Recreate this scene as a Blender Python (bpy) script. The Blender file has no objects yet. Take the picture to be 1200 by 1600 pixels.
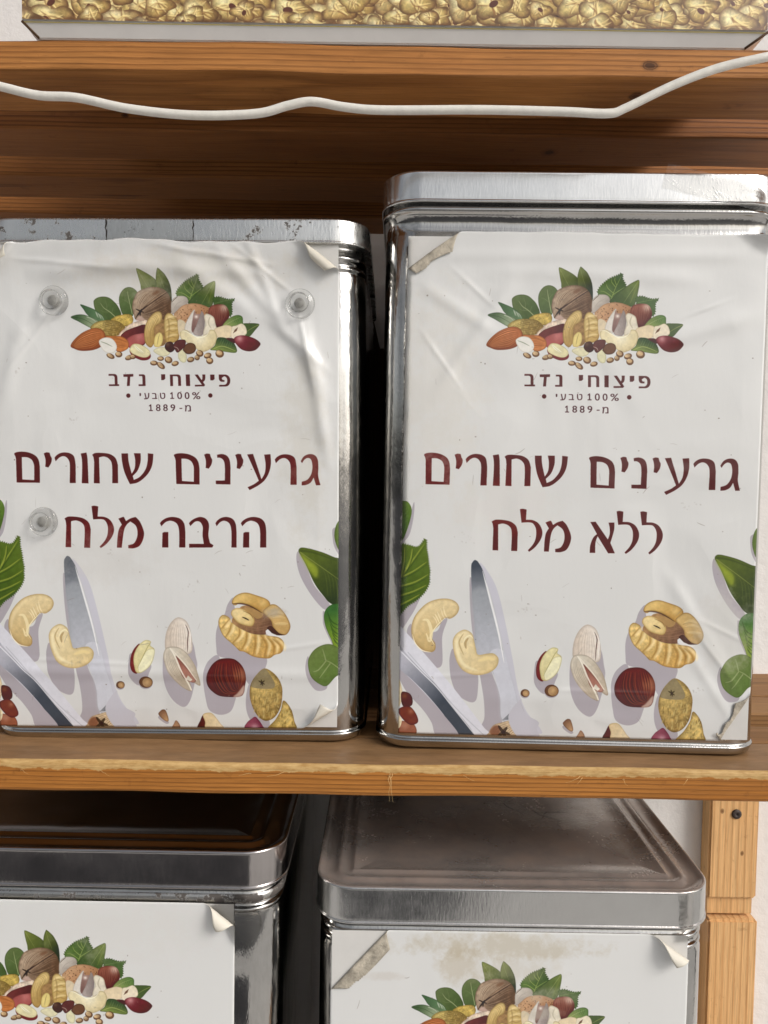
import bpy, bmesh, math, random
import numpy as np
from mathutils import Matrix, Vector, Euler
random.seed(7); rng = np.random.default_rng(11)
SC = bpy.context.scene
COL = SC.collection

# ------------------------------------------------------------------ camera, light, exposure
F_PX, PITCH, ROLL = 1164.0, math.radians(2.650), math.radians(0.865)
cam_d = bpy.data.cameras.new('camera'); cam = bpy.data.objects.new('camera', cam_d); COL.objects.link(cam)
cam_d.sensor_fit = 'VERTICAL'; cam_d.sensor_height = 36.0; cam_d.lens = 36.0*F_PX/1600.0
cam_d.clip_start = 0.02; cam_d.clip_end = 400
_fw = Vector((0, math.cos(PITCH), -math.sin(PITCH))); _up = Vector((0, math.sin(PITCH), math.cos(PITCH))); _r = Vector((1, 0, 0))
_r2 = math.cos(ROLL)*_r+math.sin(ROLL)*_up; _u2 = -math.sin(ROLL)*_r+math.cos(ROLL)*_up
cam.matrix_world = Matrix((_r2, _u2, -_fw)).transposed().to_4x4()
SC.camera = cam

SUN_EL, SUN_AZ = math.radians(36), math.radians(128)     # azimuth: compass from +Y; light arrives from behind the viewer
w = bpy.data.worlds.new('World'); SC.world = w; w.use_nodes = True
nt = w.node_tree; nt.nodes.clear()
sky = nt.nodes.new('ShaderNodeTexSky'); sky.sky_type = 'NISHITA'; sky.sun_disc = False
sky.sun_elevation = SUN_EL; sky.sun_rotation = SUN_AZ; sky.air_density = 1.0; sky.dust_density = 4.0; sky.ozone_density = 1.0
hs = nt.nodes.new('ShaderNodeHueSaturation'); hs.inputs['Saturation'].default_value = 0.26
bg = nt.nodes.new('ShaderNodeBackground'); bg.inputs['Strength'].default_value = 0.12
wo = nt.nodes.new('ShaderNodeOutputWorld')
tcw = nt.nodes.new('ShaderNodeTexCoord'); cn = nt.nodes.new('ShaderNodeTexNoise'); cn.inputs['Scale'].default_value = 2.6; cn.inputs['Detail'].default_value = 3; cn.inputs['Distortion'].default_value = .6
cr_ = nt.nodes.new('ShaderNodeValToRGB'); cr_.color_ramp.elements[0].position = .40; cr_.color_ramp.elements[0].color = (.72, .73, .75, 1); cr_.color_ramp.elements[1].position = .60; cr_.color_ramp.elements[1].color = (1.38, 1.36, 1.33, 1)
cm_ = nt.nodes.new('ShaderNodeMix'); cm_.data_type = 'RGBA'; cm_.blend_type = 'MULTIPLY'; cm_.inputs[0].default_value = 1.0
nt.links.new(tcw.outputs['Generated'], cn.inputs['Vector']); nt.links.new(cn.outputs['Fac'], cr_.inputs[0])
nt.links.new(sky.outputs[0], hs.inputs['Color']); nt.links.new(hs.outputs[0], cm_.inputs[6]); nt.links.new(cr_.outputs[0], cm_.inputs[7]); nt.links.new(cm_.outputs[2], bg.inputs[0]); nt.links.new(bg.outputs[0], wo.inputs[0])
sun_d = bpy.data.lights.new('sun', 'SUN'); sun = bpy.data.objects.new('sun', sun_d); COL.objects.link(sun)
sun_d.energy = 1.9; sun_d.angle = math.radians(24); sun_d.color = (1.0, 0.955, 0.905)
_sd = Vector((math.sin(SUN_AZ)*math.cos(SUN_EL), math.cos(SUN_AZ)*math.cos(SUN_EL), math.sin(SUN_EL)))
sun.rotation_euler = _sd.to_track_quat('Z', 'Y').to_euler()
sun.location = _sd*5
vs = SC.view_settings
vs.view_transform = 'Standard'; vs.look = 'None'; vs.gamma = 1; vs.use_curve_mapping = False
vs.exposure = -0.20
SC.render.engine = 'CYCLES'
SC.cycles.use_denoising = True
SC.cycles.max_bounces = 10; SC.cycles.transparent_max_bounces = 12

# ------------------------------------------------------------------ small helpers
def tag(o, label=None, cat=None, group=None, kind=None):
    if label: o['label'] = label
    if cat: o['category'] = cat
    if group: o['group'] = group
    if kind: o['kind'] = kind
    return o
def empty(name, loc, rot=(0, 0, 0)):
    o = bpy.data.objects.new(name, None); COL.objects.link(o)
    o.location = loc; o.rotation_euler = rot; o.empty_display_size = 0.02
    return o
def mesh(name, V, F, mats, parent=None, mi=None, smooth=False, uv=None):
    me = bpy.data.meshes.new(name); me.from_pydata([tuple(v) for v in V], [], F)
    for m in (mats if isinstance(mats, (list, tuple)) else [mats]): me.materials.append(m)
    if mi is not None: me.polygons.foreach_set('material_index', mi)
    if smooth: me.polygons.foreach_set('use_smooth', [True]*len(me.polygons))
    if uv is not None:
        ul = me.uv_layers.new(name='UVMap')
        li = np.empty(len(me.loops), dtype=np.int32); me.loops.foreach_get('vertex_index', li)
        ul.data.foreach_set('uv', np.asarray(uv, dtype=np.float32)[li].ravel())
    me.update()
    o = bpy.data.objects.new(name, me); COL.objects.link(o)
    if parent is not None: o.parent = parent
    return o
def bm_obj(name, bm, mats, parent=None, smooth=False):
    me = bpy.data.meshes.new(name); bm.to_mesh(me); bm.free()
    for m in (mats if isinstance(mats, (list, tuple)) else [mats]): me.materials.append(m)
    if smooth: me.polygons.foreach_set('use_smooth', [True]*len(me.polygons))
    o = bpy.data.objects.new(name, me); COL.objects.link(o)
    if parent is not None: o.parent = parent
    return o
def board(name, x0, x1, y0, y1, z0, z1, mat, parent=None, bev=0.0015, nx=60, wob=0.0004, seed=0):
    """a sawn board along X: rounded long edges, slightly uneven"""
    r = random.Random(seed)
    prof = []
    for cx_, cy_, a0 in ((y1-bev, z1-bev, 0), (y0+bev, z1-bev, 90), (y0+bev, z0+bev, 180), (y1-bev, z0+bev, 270)):
        for k in range(4):
            a = math.radians(a0+30*k); prof.append((cx_+bev*math.cos(a), cz_(cy_, bev, a)))
    n = len(prof); V = []; F = []
    ph = [r.uniform(0, 6.28) for _ in range(6)]
    for i in range(nx+1):
        x = x0+(x1-x0)*i/nx
        dz = wob*(math.sin(x*23+ph[0])+.6*math.sin(x*61+ph[1])); dy = wob*(math.sin(x*19+ph[2])+.6*math.sin(x*71+ph[3]))
        for (y, z) in prof: V.append((x, y+dy, z+dz))
    for i in range(nx):
        for j in range(n):
            a = i*n+j; b = i*n+(j+1) % n
            F.append((a, b, b+n, a+n))
    F.append(tuple(range(n))[::-1]); F.append(tuple(nx*n+j for j in range(n)))
    o = mesh(name, V, F, mat, parent)
    fix_normals(o); return o
def cz_(c, b, a): return c+b*math.sin(a)
def fix_normals(o):
    bm = bmesh.new(); bm.from_mesh(o.data); bmesh.ops.recalc_face_normals(bm, faces=bm.faces); bm.to_mesh(o.data); bm.free()
def catmull(P, closed=False, n=8):
    P = np.asarray(P, float); N = len(P); out = []
    rngi = range(N) if closed else range(N-1)
    for i in rngi:
        if closed: p0, p1, p2, p3 = P[(i-1) % N], P[i], P[(i+1) % N], P[(i+2) % N]
        else: p0, p1, p2, p3 = P[max(i-1, 0)], P[i], P[i+1], P[min(i+2, N-1)]
        for k in range(n):
            t = k/n
            out.append(.5*((2*p1)+(-p0+p2)*t+(2*p0-5*p1+4*p2-p3)*t*t+(-p0+3*p1-3*p2+p3)*t**3))
    if not closed: out.append(P[-1])
    return np.array(out)
def tube(name, P, r, mat, parent=None, seg=10, flat=1.0):
    P = [Vector(p) for p in P]; V = []; F = []
    rr = r if hasattr(r, '__len__') else [r]*len(P)
    for i, p in enumerate(P):
        t = (P[min(i+1, len(P)-1)]-P[max(i-1, 0)]).normalized()
        a = t.cross(Vector((0, 1, 0)));
        if a.length < 1e-4: a = t.cross(Vector((1, 0, 0)))
        a.normalize(); b = t.cross(a)
        for k in range(seg):
            an = 2*math.pi*k/seg
            V.append(p+a*math.cos(an)*rr[i]+b*math.sin(an)*rr[i]*flat)
    for i in range(len(P)-1):
        for k in range(seg):
            q = i*seg+k; s = i*seg+(k+1) % seg
            F.append((q, s, s+seg, q+seg))
    F.append(tuple(range(seg))[::-1]); F.append(tuple((len(P)-1)*seg+k for k in range(seg)))
    return mesh(name, V, F, mat, parent, smooth=True)
def lathe(prof, seg=40):
    """prof (r, h) turned about +Z -> V, F"""
    V = []; F = []; n = len(prof)
    for k in range(seg):
        a = 2*math.pi*k/seg
        for (r, h) in prof: V.append((max(r, 1e-5)*math.cos(a), max(r, 1e-5)*math.sin(a), h))
    for k in range(seg):
        for j in range(n-1):
            a = k*n+j; b = ((k+1) % seg)*n+j
            F.append((a, b, b+1, a+1))
    F.append(tuple(k*n for k in range(seg))[::-1]); F.append(tuple(k*n+n-1 for k in range(seg)))
    return V, F

# ------------------------------------------------------------------ materials
def s2l(c):
    c = np.asarray(c, float)/255.0
    return np.where(c <= .04045, c/12.92, ((c+.055)/1.055)**2.4)
def lin(c): v = s2l(c); return (float(v[0]), float(v[1]), float(v[2]), 1)
class MB:
    def __init__(s, name):
        s.m = bpy.data.materials.new(name); s.m.use_nodes = True; s.t = s.m.node_tree
        s.p = s.t.nodes['Principled BSDF']; s.out = s.t.nodes['Material Output']
    def n(s, kind, **kw):
        nd = s.t.nodes.new(kind)
        for k, v in kw.items():
            if k.startswith('i_'): nd.inputs[k[2:].replace('_', ' ')].default_value = v
            else: setattr(nd, k, v)
        return nd
    def l(s, a, b): s.t.links.new(a, b)
    def set(s, **kw):
        for k, v in kw.items(): s.p.inputs[k.replace('_', ' ')].default_value = v
        return s
    def ramp(s, src, stops, interp='LINEAR'):
        r = s.n('ShaderNodeValToRGB'); r.color_ramp.interpolation = interp
        e = r.color_ramp.elements
        while len(e) < len(stops): e.new(.5)
        for el, (p, c) in zip(e, stops):
            el.position = p; el.color = c if hasattr(c, '__len__') else (c, c, c, 1)
        s.l(src, r.inputs[0]); return r
    def mix(s, fac, a, b, mode='MIX'):
        m = s.n('ShaderNodeMix', data_type='RGBA', blend_type=mode)
        for i, v in ((0, fac), (6, a), (7, b)):
            if hasattr(v, 'is_linked') or hasattr(v, 'links'): s.l(v, m.inputs[i])
            else: m.inputs[i].default_value = v
        return m.outputs[2]
    def math(s, op, a, b=None, clamp=False):
        m = s.n('ShaderNodeMath', operation=op, use_clamp=clamp)
        for i, v in ((0, a), (1, b)):
            if v is None: continue
            if hasattr(v, 'links'): s.l(v, m.inputs[i])
            else: m.inputs[i].default_value = v
        return m.outputs[0]
    def noise(s, vec, scale, detail=4, rough=.55, dist=0):
        nd = s.n('ShaderNodeTexNoise'); nd.inputs['Scale'].default_value = scale; nd.inputs['Detail'].default_value = detail
        nd.inputs['Roughness'].default_value = rough; nd.inputs['Distortion'].default_value = dist
        s.l(vec, nd.inputs['Vector']); return nd.outputs['Fac']
    def mapv(s, vec, scale=(1, 1, 1), loc=(0, 0, 0)):
        m = s.n('ShaderNodeMapping'); m.inputs['Scale'].default_value = scale; m.inputs['Location'].default_value = loc
        s.l(vec, m.inputs['Vector']); return m.outputs[0]
    def bump(s, h, strength, dist=.001):
        b = s.n('ShaderNodeBump'); b.inputs['Strength'].default_value = strength; b.inputs['Distance'].default_value = dist
        s.l(h, b.inputs['Height']); return b

def wood(name, dark, mid, light, axis='X', rough=.5, ring=105, edge=None, wear=None, coat=0.0, knots=()):
    """edge=(z0, soft) : pale chipped wood above object height z0; wear = grime colour on the top faces"""
    b = MB(name)
    tc = b.n('ShaderNodeTexCoord'); oi = b.n('ShaderNodeObjectInfo')
    off = b.n('ShaderNodeVectorMath', operation='SCALE'); off.inputs['Scale'].default_value = 7.3
    cmb = b.n('ShaderNodeCombineXYZ'); b.l(oi.outputs['Random'], cmb.inputs[0]); b.l(oi.outputs['Random'], cmb.inputs[1]); b.l(oi.outputs['Random'], cmb.inputs[2])
    b.l(cmb.outputs[0], off.inputs[0])
    add = b.n('ShaderNodeVectorMath', operation='ADD'); b.l(tc.outputs['Object'], add.inputs[0]); b.l(off.outputs[0], add.inputs[1])
    st = (.06, 1, 1) if axis == 'X' else (1, 1, .06)
    v = b.mapv(add.outputs[0], st)
    warp = b.noise(b.mapv(add.outputs[0], (.5, 1, 1) if axis == 'X' else (1, 1, .5)), 9, 2)
    big = b.noise(v, 95, 4, .6, .6)
    wv = b.n('ShaderNodeTexWave', wave_type='BANDS', bands_direction='Z' if axis == 'X' else 'X', wave_profile='SAW')
    wv.inputs['Scale'].default_value = ring; wv.inputs['Distortion'].default_value = 4.0; wv.inputs['Detail'].default_value = 2.5
    wv.inputs['Detail Scale'].default_value = .9; b.l(v, wv.inputs['Vector'])
    fib = b.noise(b.mapv(add.outputs[0], (.03, 1, 1) if axis == 'X' else (1, 1, .03)), 900, 3, .7)
    rings = b.ramp(wv.outputs['Fac'], [(0, .0), (.55, .12), (.86, 1), (1, .25)])
    lowf = b.noise(b.mapv(add.outputs[0], (.35, 1, 1) if axis == 'X' else (1, 1, .35)), 16, 3, .5)
    mixf = b.math('ADD', b.math('MULTIPLY', lowf, .6), b.math('MULTIPLY', big, .4))
    c = b.ramp(mixf, [(.3, mid), (.66, light)])
    rmod = b.math('MULTIPLY', rings.outputs[0], b.ramp(lowf, [(.3, .34), (.7, .78)]).outputs[0])
    fr = b.ramp(fib, [(.3, .74), (.65, 1.06)])
    col = b.mix(1.0, b.mix(rmod, c.outputs[0], dark), fr.outputs[0], 'MULTIPLY')
    # knots
    vo = b.n('ShaderNodeTexVoronoi'); vo.inputs['Scale'].default_value = 5.0
    b.l(b.mapv(add.outputs[0], (.7, 2.2, 2.2) if axis == 'X' else (2.2, 2.2, .7)), vo.inputs['Vector'])
    kn = b.ramp(vo.outputs['Distance'], [(.025, 1), (.06, .0)])
    col = b.mix(b.math('MULTIPLY', kn.outputs[0], .75), col, (dark[0]*.35, dark[1]*.3, dark[2]*.3, 1))
    for (kx, kz, ka, kb, *ky_) in knots:
        sp_ = b.n('ShaderNodeSeparateXYZ'); b.l(tc.outputs['Object'], sp_.inputs[0])
        wob_ = b.math('MULTIPLY', b.math('SUBTRACT', b.noise(tc.outputs['Object'], 260, 3), .5), .5)
        dx_ = b.math('DIVIDE', b.math('SUBTRACT', sp_.outputs[0], kx), ka); dz_ = b.math('DIVIDE', b.math('SUBTRACT', sp_.outputs[2], kz), kb)
        r2_ = b.math('ADD', b.math('MULTIPLY', dx_, dx_), b.math('MULTIPLY', dz_, dz_))
        if ky_:
            dy_ = b.math('DIVIDE', b.math('SUBTRACT', sp_.outputs[1], ky_[0]), ky_[1]); r2_ = b.math('ADD', r2_, b.math('MULTIPLY', dy_, dy_))
        dd_ = b.math('ADD', b.math('SQRT', r2_), wob_)
        k1 = b.ramp(dd_, [(.35, .85), (.5, .55), (.62, .8), (.75, .30), (1.0, 0)])
        col = b.mix(k1.outputs[0], col, (dark[0]*.30, dark[1]*.26, dark[2]*.26, 1))
    pore = b.ramp(b.noise(b.mapv(add.outputs[0], (.045, 1, 1) if axis == 'X' else (1, 1, .045)), 1500, 2, .6), [(.66, 0), (.74, 1)])
    col = b.mix(b.math('MULTIPLY', pore.outputs[0], .45), col, (dark[0]*.55, dark[1]*.5, dark[2]*.5, 1))
    spots = b.ramp(b.noise(add.outputs[0], 60, 5, .7), [(.62, 0), (.72, 1)])
    col = b.mix(b.math('MULTIPLY', spots.outputs[0], .35), col, (dark[0]*.5, dark[1]*.5, dark[2]*.5, 1))
    if edge:
        sep = b.n('ShaderNodeSeparateXYZ'); b.l(tc.outputs['Object'], sep.inputs[0])
        en = b.noise(b.mapv(tc.outputs['Object'], (1, 0, 0)), 55, 5, .65)
        en2 = b.noise(b.mapv(tc.outputs['Object'], (.25, 1, 1)), 420, 3, .7)
        h = b.math('ADD', sep.outputs[2], b.math('MULTIPLY', b.math('SUBTRACT', en, .5), .0075))
        h = b.math('ADD', h, b.math('MULTIPLY', b.math('SUBTRACT', en2, .5), .0016))
        lo = b.math('DIVIDE', b.math('SUBTRACT', h, edge[0]), .0006, True)
        ey = b.math('DIVIDE', b.math('SUBTRACT', edge[2], b.math('ADD', sep.outputs[1], b.math('MULTIPLY', b.math('SUBTRACT', en, .5), -.002))), .0006, True)
        m = b.math('MULTIPLY', lo, ey, True)
        pale = b.ramp(en2, [(.3, edge[3]), (.65, edge[4])])
        if wear:
            up = b.math('MULTIPLY', b.math('SUBTRACT', 1.0, ey, True), lo, True)
            gn = b.ramp(b.noise(b.mapv(tc.outputs['Object'], (.3, 1, 1)), 120, 5, .7), [(.3, wear[0]), (.7, wear[1])])
            col = b.mix(b.math('MULTIPLY', up, .85), col, gn.outputs[0])
        col = b.mix(m, col, pale.outputs[0])
    b.l(col, b.p.inputs['Base Color'])
    b.set(Roughness=rough); b.p.inputs['Specular IOR Level'].default_value = .22
    b.p.inputs['Coat Weight'].default_value = coat; b.p.inputs['Coat Roughness'].default_value = .3
    hh = b.math('ADD', b.math('MULTIPLY', fib, .6), b.math('MULTIPLY', rings.outputs[0], .4))
    bp = b.bump(hh, .5, .0006); b.l(bp.outputs[0], b.p.inputs['Normal'])
    return b.m
W_SLAT = wood('stained_pine_shaded', lin((74, 40, 18)), lin((146, 92, 46)), lin((172, 114, 62)), rough=.55)  # rear slats, colour lowered to carry the shade under the shelf
W_FRONT = wood('stained_pine_knotty', lin((92, 50, 22)), lin((170, 110, 56)), lin((196, 136, 76)), rough=.55, knots=((.2575, -.0010, .0060, .0034), (.2562, -.0090, .0050, .0060, -.004, .006), (-.19, .002, .003, .0018)))
W_INNER = wood('stained_pine_inner_shaded', lin((66, 35, 15)), lin((134, 82, 40)), lin((160, 104, 56)), rough=.55, knots=((.2235, -.0110, .0085, .0050, .001, .0085), (-.05, .001, .003, .002)))  # second slat: shade behind the front slat is put into this darker colour
W_MID = wood('stained_shelf_pine', lin((104, 62, 22)), lin((162, 102, 42)), lin((186, 124, 60)), rough=.5, ring=120,
             edge=(.0044, 0, -.0208, lin((172, 134, 80)), lin((204, 170, 116))), wear=(lin((112, 88, 62)), lin((146, 116, 84))))
W_TOP = wood('worn_shelf_pine', lin((98, 66, 36)), lin((128, 90, 54)), lin((150, 112, 72)), rough=.6)
W_POST = wood('bare_pine', lin((182, 124, 70)), lin((222, 172, 116)), lin((234, 192, 138)), axis='Z', rough=.55, ring=50, knots=((-.006, .07, .0035, .006), (.012, .03, .0025, .0025), (-.012, -.02, .0022, .003), (.008, -.06, .002, .003)))

def metal(name, base=(.56, .55, .53), r0=.16, r1=.34, rust=0.0, spangle=.06, dust_reflect=0.0):
    b = MB(name); tc = b.n('ShaderNodeTexCoord'); v = tc.outputs['Object']
    b.set(Metallic=1.0)
    n1 = b.noise(v, 38, 5, .6); n2 = b.noise(b.mapv(v, (1, 1, .25)), 700, 2, .6); n3 = b.noise(v, 9, 3, .5)
    rr = b.ramp(b.math('ADD', b.math('MULTIPLY', n1, .7), b.math('MULTIPLY', n2, .3)), [(.3, r0), (.7, r1)])
    c = b.ramp(n1, [(.3, (base[0]*.86, base[1]*.86, base[2]*.86, 1)), (.7, (*base, 1))])
    col = c.outputs[0]; rough = rr.outputs[0]; met = None
    if dust_reflect:
        sn = b.n('ShaderNodeSeparateXYZ'); b.l(tc.outputs['Normal'], sn.inputs[0])
        upf = b.ramp(sn.outputs[2], [(.45, .05), (.85, 1)])
        d = b.n('ShaderNodeMath', operation='MULTIPLY')
        dn = b.ramp(b.noise(v, 22, 6, .65), [(.35, dust_reflect*.4), (.7, dust_reflect)])
        b.l(dn.outputs[0], d.inputs[0]); b.l(upf.outputs[0], d.inputs[1])
        col = b.mix(d.outputs[0], col, lin((150, 114, 88)))  # dust colour, browned to include the wood mirrored in the lid top
        met = b.math('SUBTRACT', 1.0, b.math('MULTIPLY', d.outputs[0], .9))
    if rust:
        m1 = b.noise(v, 95, 6, .7); m2 = b.noise(b.mapv(v, (1, 1, 1), (3, 1, 2)), 14, 2, .5)
        rm = b.ramp(b.math('MULTIPLY', m1, b.math('ADD', m2, .5)), [(.60-rust*.1, 0), (.63-rust*.1, 1)])
        col = b.mix(b.math('MULTIPLY', rm.outputs[0], .9), col, lin((58, 48, 42)))
        met0 = b.math('SUBTRACT', 1.0, b.math('MULTIPLY', rm.outputs[0], .9))
        met = met0 if met is None else b.math('MULTIPLY', met, met0)
        rough = b.math('ADD', rough, b.math('MULTIPLY', rm.outputs[0], .4))
    if met is not None: b.l(met, b.p.inputs['Metallic'])
    b.l(col, b.p.inputs['Base Color']); b.l(rough, b.p.inputs['Roughness'])
    h = b.math('ADD', b.math('MULTIPLY', n3, 1.7), b.math('MULTIPLY', n2, spangle))
    bp = b.bump(h, .35, .0035); b.l(bp.outputs[0], b.p.inputs['Normal'])
    return b.m
M_BODY = metal('tinplate_body', r0=.07, r1=.15)
M_LID = metal('tinplate_lid', base=(.82, .82, .81), r0=.15, r1=.27, spangle=.05)
M_LIDR = metal('rusty_tinplate_lid', base=(.84, .84, .82), r0=.2, r1=.36, rust=.25, spangle=.1)
M_RIMR = metal('rust_nibbled_rim', r0=.2, r1=.4, rust=1.0)

def plain(name, col, rough=.5, spec=.5, metallic=0, bump=None, var=0.0):
    b = MB(name); b.set(Roughness=rough, Metallic=metallic); b.p.inputs['Specular IOR Level'].default_value = spec
    tc = b.n('ShaderNodeTexCoord')
    nz = b.noise(tc.outputs['Object'], bump[0] if bump else 120, 5, .65)
    r = b.ramp(nz, [(.3, (col[0]*(1-var), col[1]*(1-var), col[2]*(1-var), 1)), (.7, (col[0], col[1], col[2], 1))])
    b.l(r.outputs[0], b.p.inputs['Base Color'])
    if bump:
        bp = b.bump(nz, bump[1], bump[2]); b.l(bp.outputs[0], b.p.inputs['Normal'])
    return b.m
M_WALL = plain('white_plaster', lin((230, 227, 224)), .85, .2, bump=(60, .45, .003), var=.04)
M_ADDED_DARKGROUND = plain('added_dark_ground', (.045, .045, .05, 1), .8, .3, bump=(40, .6, .004), var=.4)  # for the unseen dark ground sheets added in front of the rack
M_PAVE = plain('pale_paving', (.66, .645, .62, 1), .85, .2, bump=(3, .3, .01), var=.3)
M_CABLE = plain('dirty_white_plastic', lin((232, 228, 219)), .45, .4, bump=(160, .15, .0006), var=.16)
M_BACKPAPER = plain('yellowed_paper_back', lin((222, 216, 202)), .6, .3, bump=(90, .3, .0006), var=.10)
M_DIRTPAPER = plain('grimy_adhesive_back', lin((210, 200, 182)), .75, .2, bump=(150, 1.0, .0016), var=.6)
M_OLD = plain('bare_white_backing', lin((216, 214, 210)), .35, .5, bump=(50, .25, .0012), var=.08)
M_CORE = plain('magnet_pale_core', (.42, .41, .38, 1), .35, .5, bump=(500, .5, .0008), var=.5)
M_SPLINT = plain('torn_pine_fibre', lin((214, 182, 126)), .7, .2)
def clear(name, ior, rough, see, bump):
    b = MB(name); b.set(Roughness=rough, IOR=ior); b.p.inputs['Transmission Weight'].default_value = 1.0
    b.p.inputs['Base Color'].default_value = (.97, .97, .96, 1)
    tr = b.n('ShaderNodeBsdfTransparent'); mx = b.n('ShaderNodeMixShader'); mx.inputs[0].default_value = see
    b.l(b.p.outputs[0], mx.inputs[1]); b.l(tr.outputs[0], mx.inputs[2]); b.l(mx.outputs[0], b.out.inputs[0])
    return b.m
M_CLEAR = clear('clear_plastic', 1.47, .02, .52, 0)
def tape_mat():
    b = MB('clear_tape'); tc = b.n('ShaderNodeTexCoord')
    g = b.n('ShaderNodeBsdfGlossy'); g.inputs['Roughness'].default_value = .12
    tr = b.n('ShaderNodeBsdfTransparent'); tr.inputs['Color'].default_value = (.985, .98, .97, 1)
    fr = b.n('ShaderNodeFresnel'); fr.inputs['IOR'].default_value = 1.45
    nz = b.noise(b.mapv(tc.outputs['Object'], (1, 1, 1)), 55, 5, .6, 1.2)
    bp = b.bump(nz, .45, .003)
    b.l(bp.outputs[0], g.inputs['Normal']); b.l(bp.outputs[0], fr.inputs['Normal'])
    mx = b.n('ShaderNodeMixShader'); b.l(b.math('MULTIPLY', fr.outputs[0], 1.1, True), mx.inputs[0])
    b.l(tr.outputs[0], mx.inputs[1]); b.l(g.outputs[0], mx.inputs[2]); b.l(mx.outputs[0], b.out.inputs[0])
    return b.m
M_TAPE = tape_mat()

# ------------------------------------------------------------------ drawing the printed artwork (in label millimetres)
PX = 6.0; LWm, LHm = 210.0, 297.0
IW, IH = int(LWm*PX), int(LHm*PX)
H_UR = np.array([0.37436044, 0.0071077273, -241.00253, -0.0041460133, 0.36855458, -132.37915, 1.7734224e-05, -3.8694727e-05, 1]).reshape(3, 3)
H_UL = np.array([0.38178655, -0.0069632019, 8.0587527, -0.00096480522, 0.37379254, -139.76042, 8.7872465e-06, -3.8618751e-05, 1]).reshape(3, 3)
VIEW = {'C': (750, 410, 6.6667, H_UR), 'D': (600, 410, 6.6667, H_UR), 'B1': (610, 770, 4.104, H_UR), 'B2': (810, 960, 7.5, H_UR),
        'B3': (950, 920, 6.6667, H_UR), 'B4': (1080, 780, 4.208, H_UR), 'T1': (655, 695, 4.6154, H_UR), 'T2': (905, 695, 4.6154, H_UR),
        'T3': (760, 785, 4.138, H_UR), 'T5': (810, 575, 5.4545, H_UR), 'T4': (90, 785, 3.5294, H_UL), 'MM': None}
def tm(view, P):
    P = np.asarray(P, float)
    if VIEW[view] is None: return P*PX
    ox, oy, s, H = VIEW[view]
    q = np.stack([ox+P[:, 0]/s, oy+P[:, 1]/s, np.ones(len(P))], -1)@H.T
    return q[:, :2]/q[:, 2:]*PX
def vscale(view):
    if VIEW[view] is None: return PX
    return PX*.375/VIEW[view][2]
class Canvas:
    def __init__(s, w, h, paper): s.a = np.empty((h, w, 3), np.float32); s.a[:] = np.asarray(paper, np.float32); s.w = w; s.h = h
    def copy(s): c = Canvas(1, 1, (0, 0, 0)); c.a = s.a.copy(); c.w = s.w; c.h = s.h; return c
    def mask(s, polys, pad=2, ss=3):
        allp = np.concatenate(polys)
        x0, y0 = np.floor(allp.min(0)).astype(int)-pad; x1, y1 = np.ceil(allp.max(0)).astype(int)+pad
        x0 = max(x0, 0); y0 = max(y0, 0); x1 = min(x1, s.w); y1 = min(y1, s.h)
        if x1-x0 < 1 or y1-y0 < 1: return None
        Wd, Hd = (x1-x0)*ss, (y1-y0)*ss
        tog = np.zeros((Hd, Wd+1), np.int32)
        for P in polys:
            Q = (P-(x0, y0))*ss; R = np.roll(Q, -1, 0)
            for (ax, ay), (bx, by) in zip(Q, R):
                if ay == by: continue
                lo, hi = (ay, by) if ay < by else (by, ay)
                r0 = max(int(math.ceil(lo-.5)), 0); r1 = min(int(math.ceil(hi-.5)), Hd)
                if r1 <= r0: continue
                rows = np.arange(r0, r1)
                xs = ax+(rows+.5-ay)*(bx-ax)/(by-ay)
                np.add.at(tog, (rows, np.clip(np.ceil(xs-.5), 0, Wd).astype(int)), 1)
        m = (np.cumsum(tog, 1)[:, :Wd] & 1).astype(np.float32)
        m = m.reshape(y1-y0, ss, x1-x0, ss).mean((1, 3))
        return m, x0, y0, x1, y1
def blur(m, r):
    r = int(max(r, 1))
    for _ in range(2):
        for ax in (0, 1):
            p = [(0, 0), (0, 0)]; p[ax] = (r+1, r)
            c = np.cumsum(np.pad(m, p), ax)
            m = (np.take(c, range(2*r+1, c.shape[ax]), ax)-np.take(c, range(0, c.shape[ax]-2*r-1), ax))/(2*r+1)
    return m
def vnoise(h, w, cell, seed):
    r = np.random.default_rng(seed); gh, gw = int(h/cell)+3, int(w/cell)+3
    g = r.random((gh, gw)).astype(np.float32)
    y = np.arange(h)/cell; x = np.arange(w)/cell
    yi = y.astype(int); xi = x.astype(int); fy = (y-yi)[:, None]; fx = (x-xi)[None]
    fy = fy*fy*(3-2*fy); fx = fx*fx*(3-2*fx)
    a = g[yi][:, xi]; b = g[yi][:, xi+1]; c = g[yi+1][:, xi]; d = g[yi+1][:, xi+1]
    return (a*(1-fx)+b*fx)*(1-fy)+(c*(1-fx)+d*fx)*fy
CV = None; _seed = [0]
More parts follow.
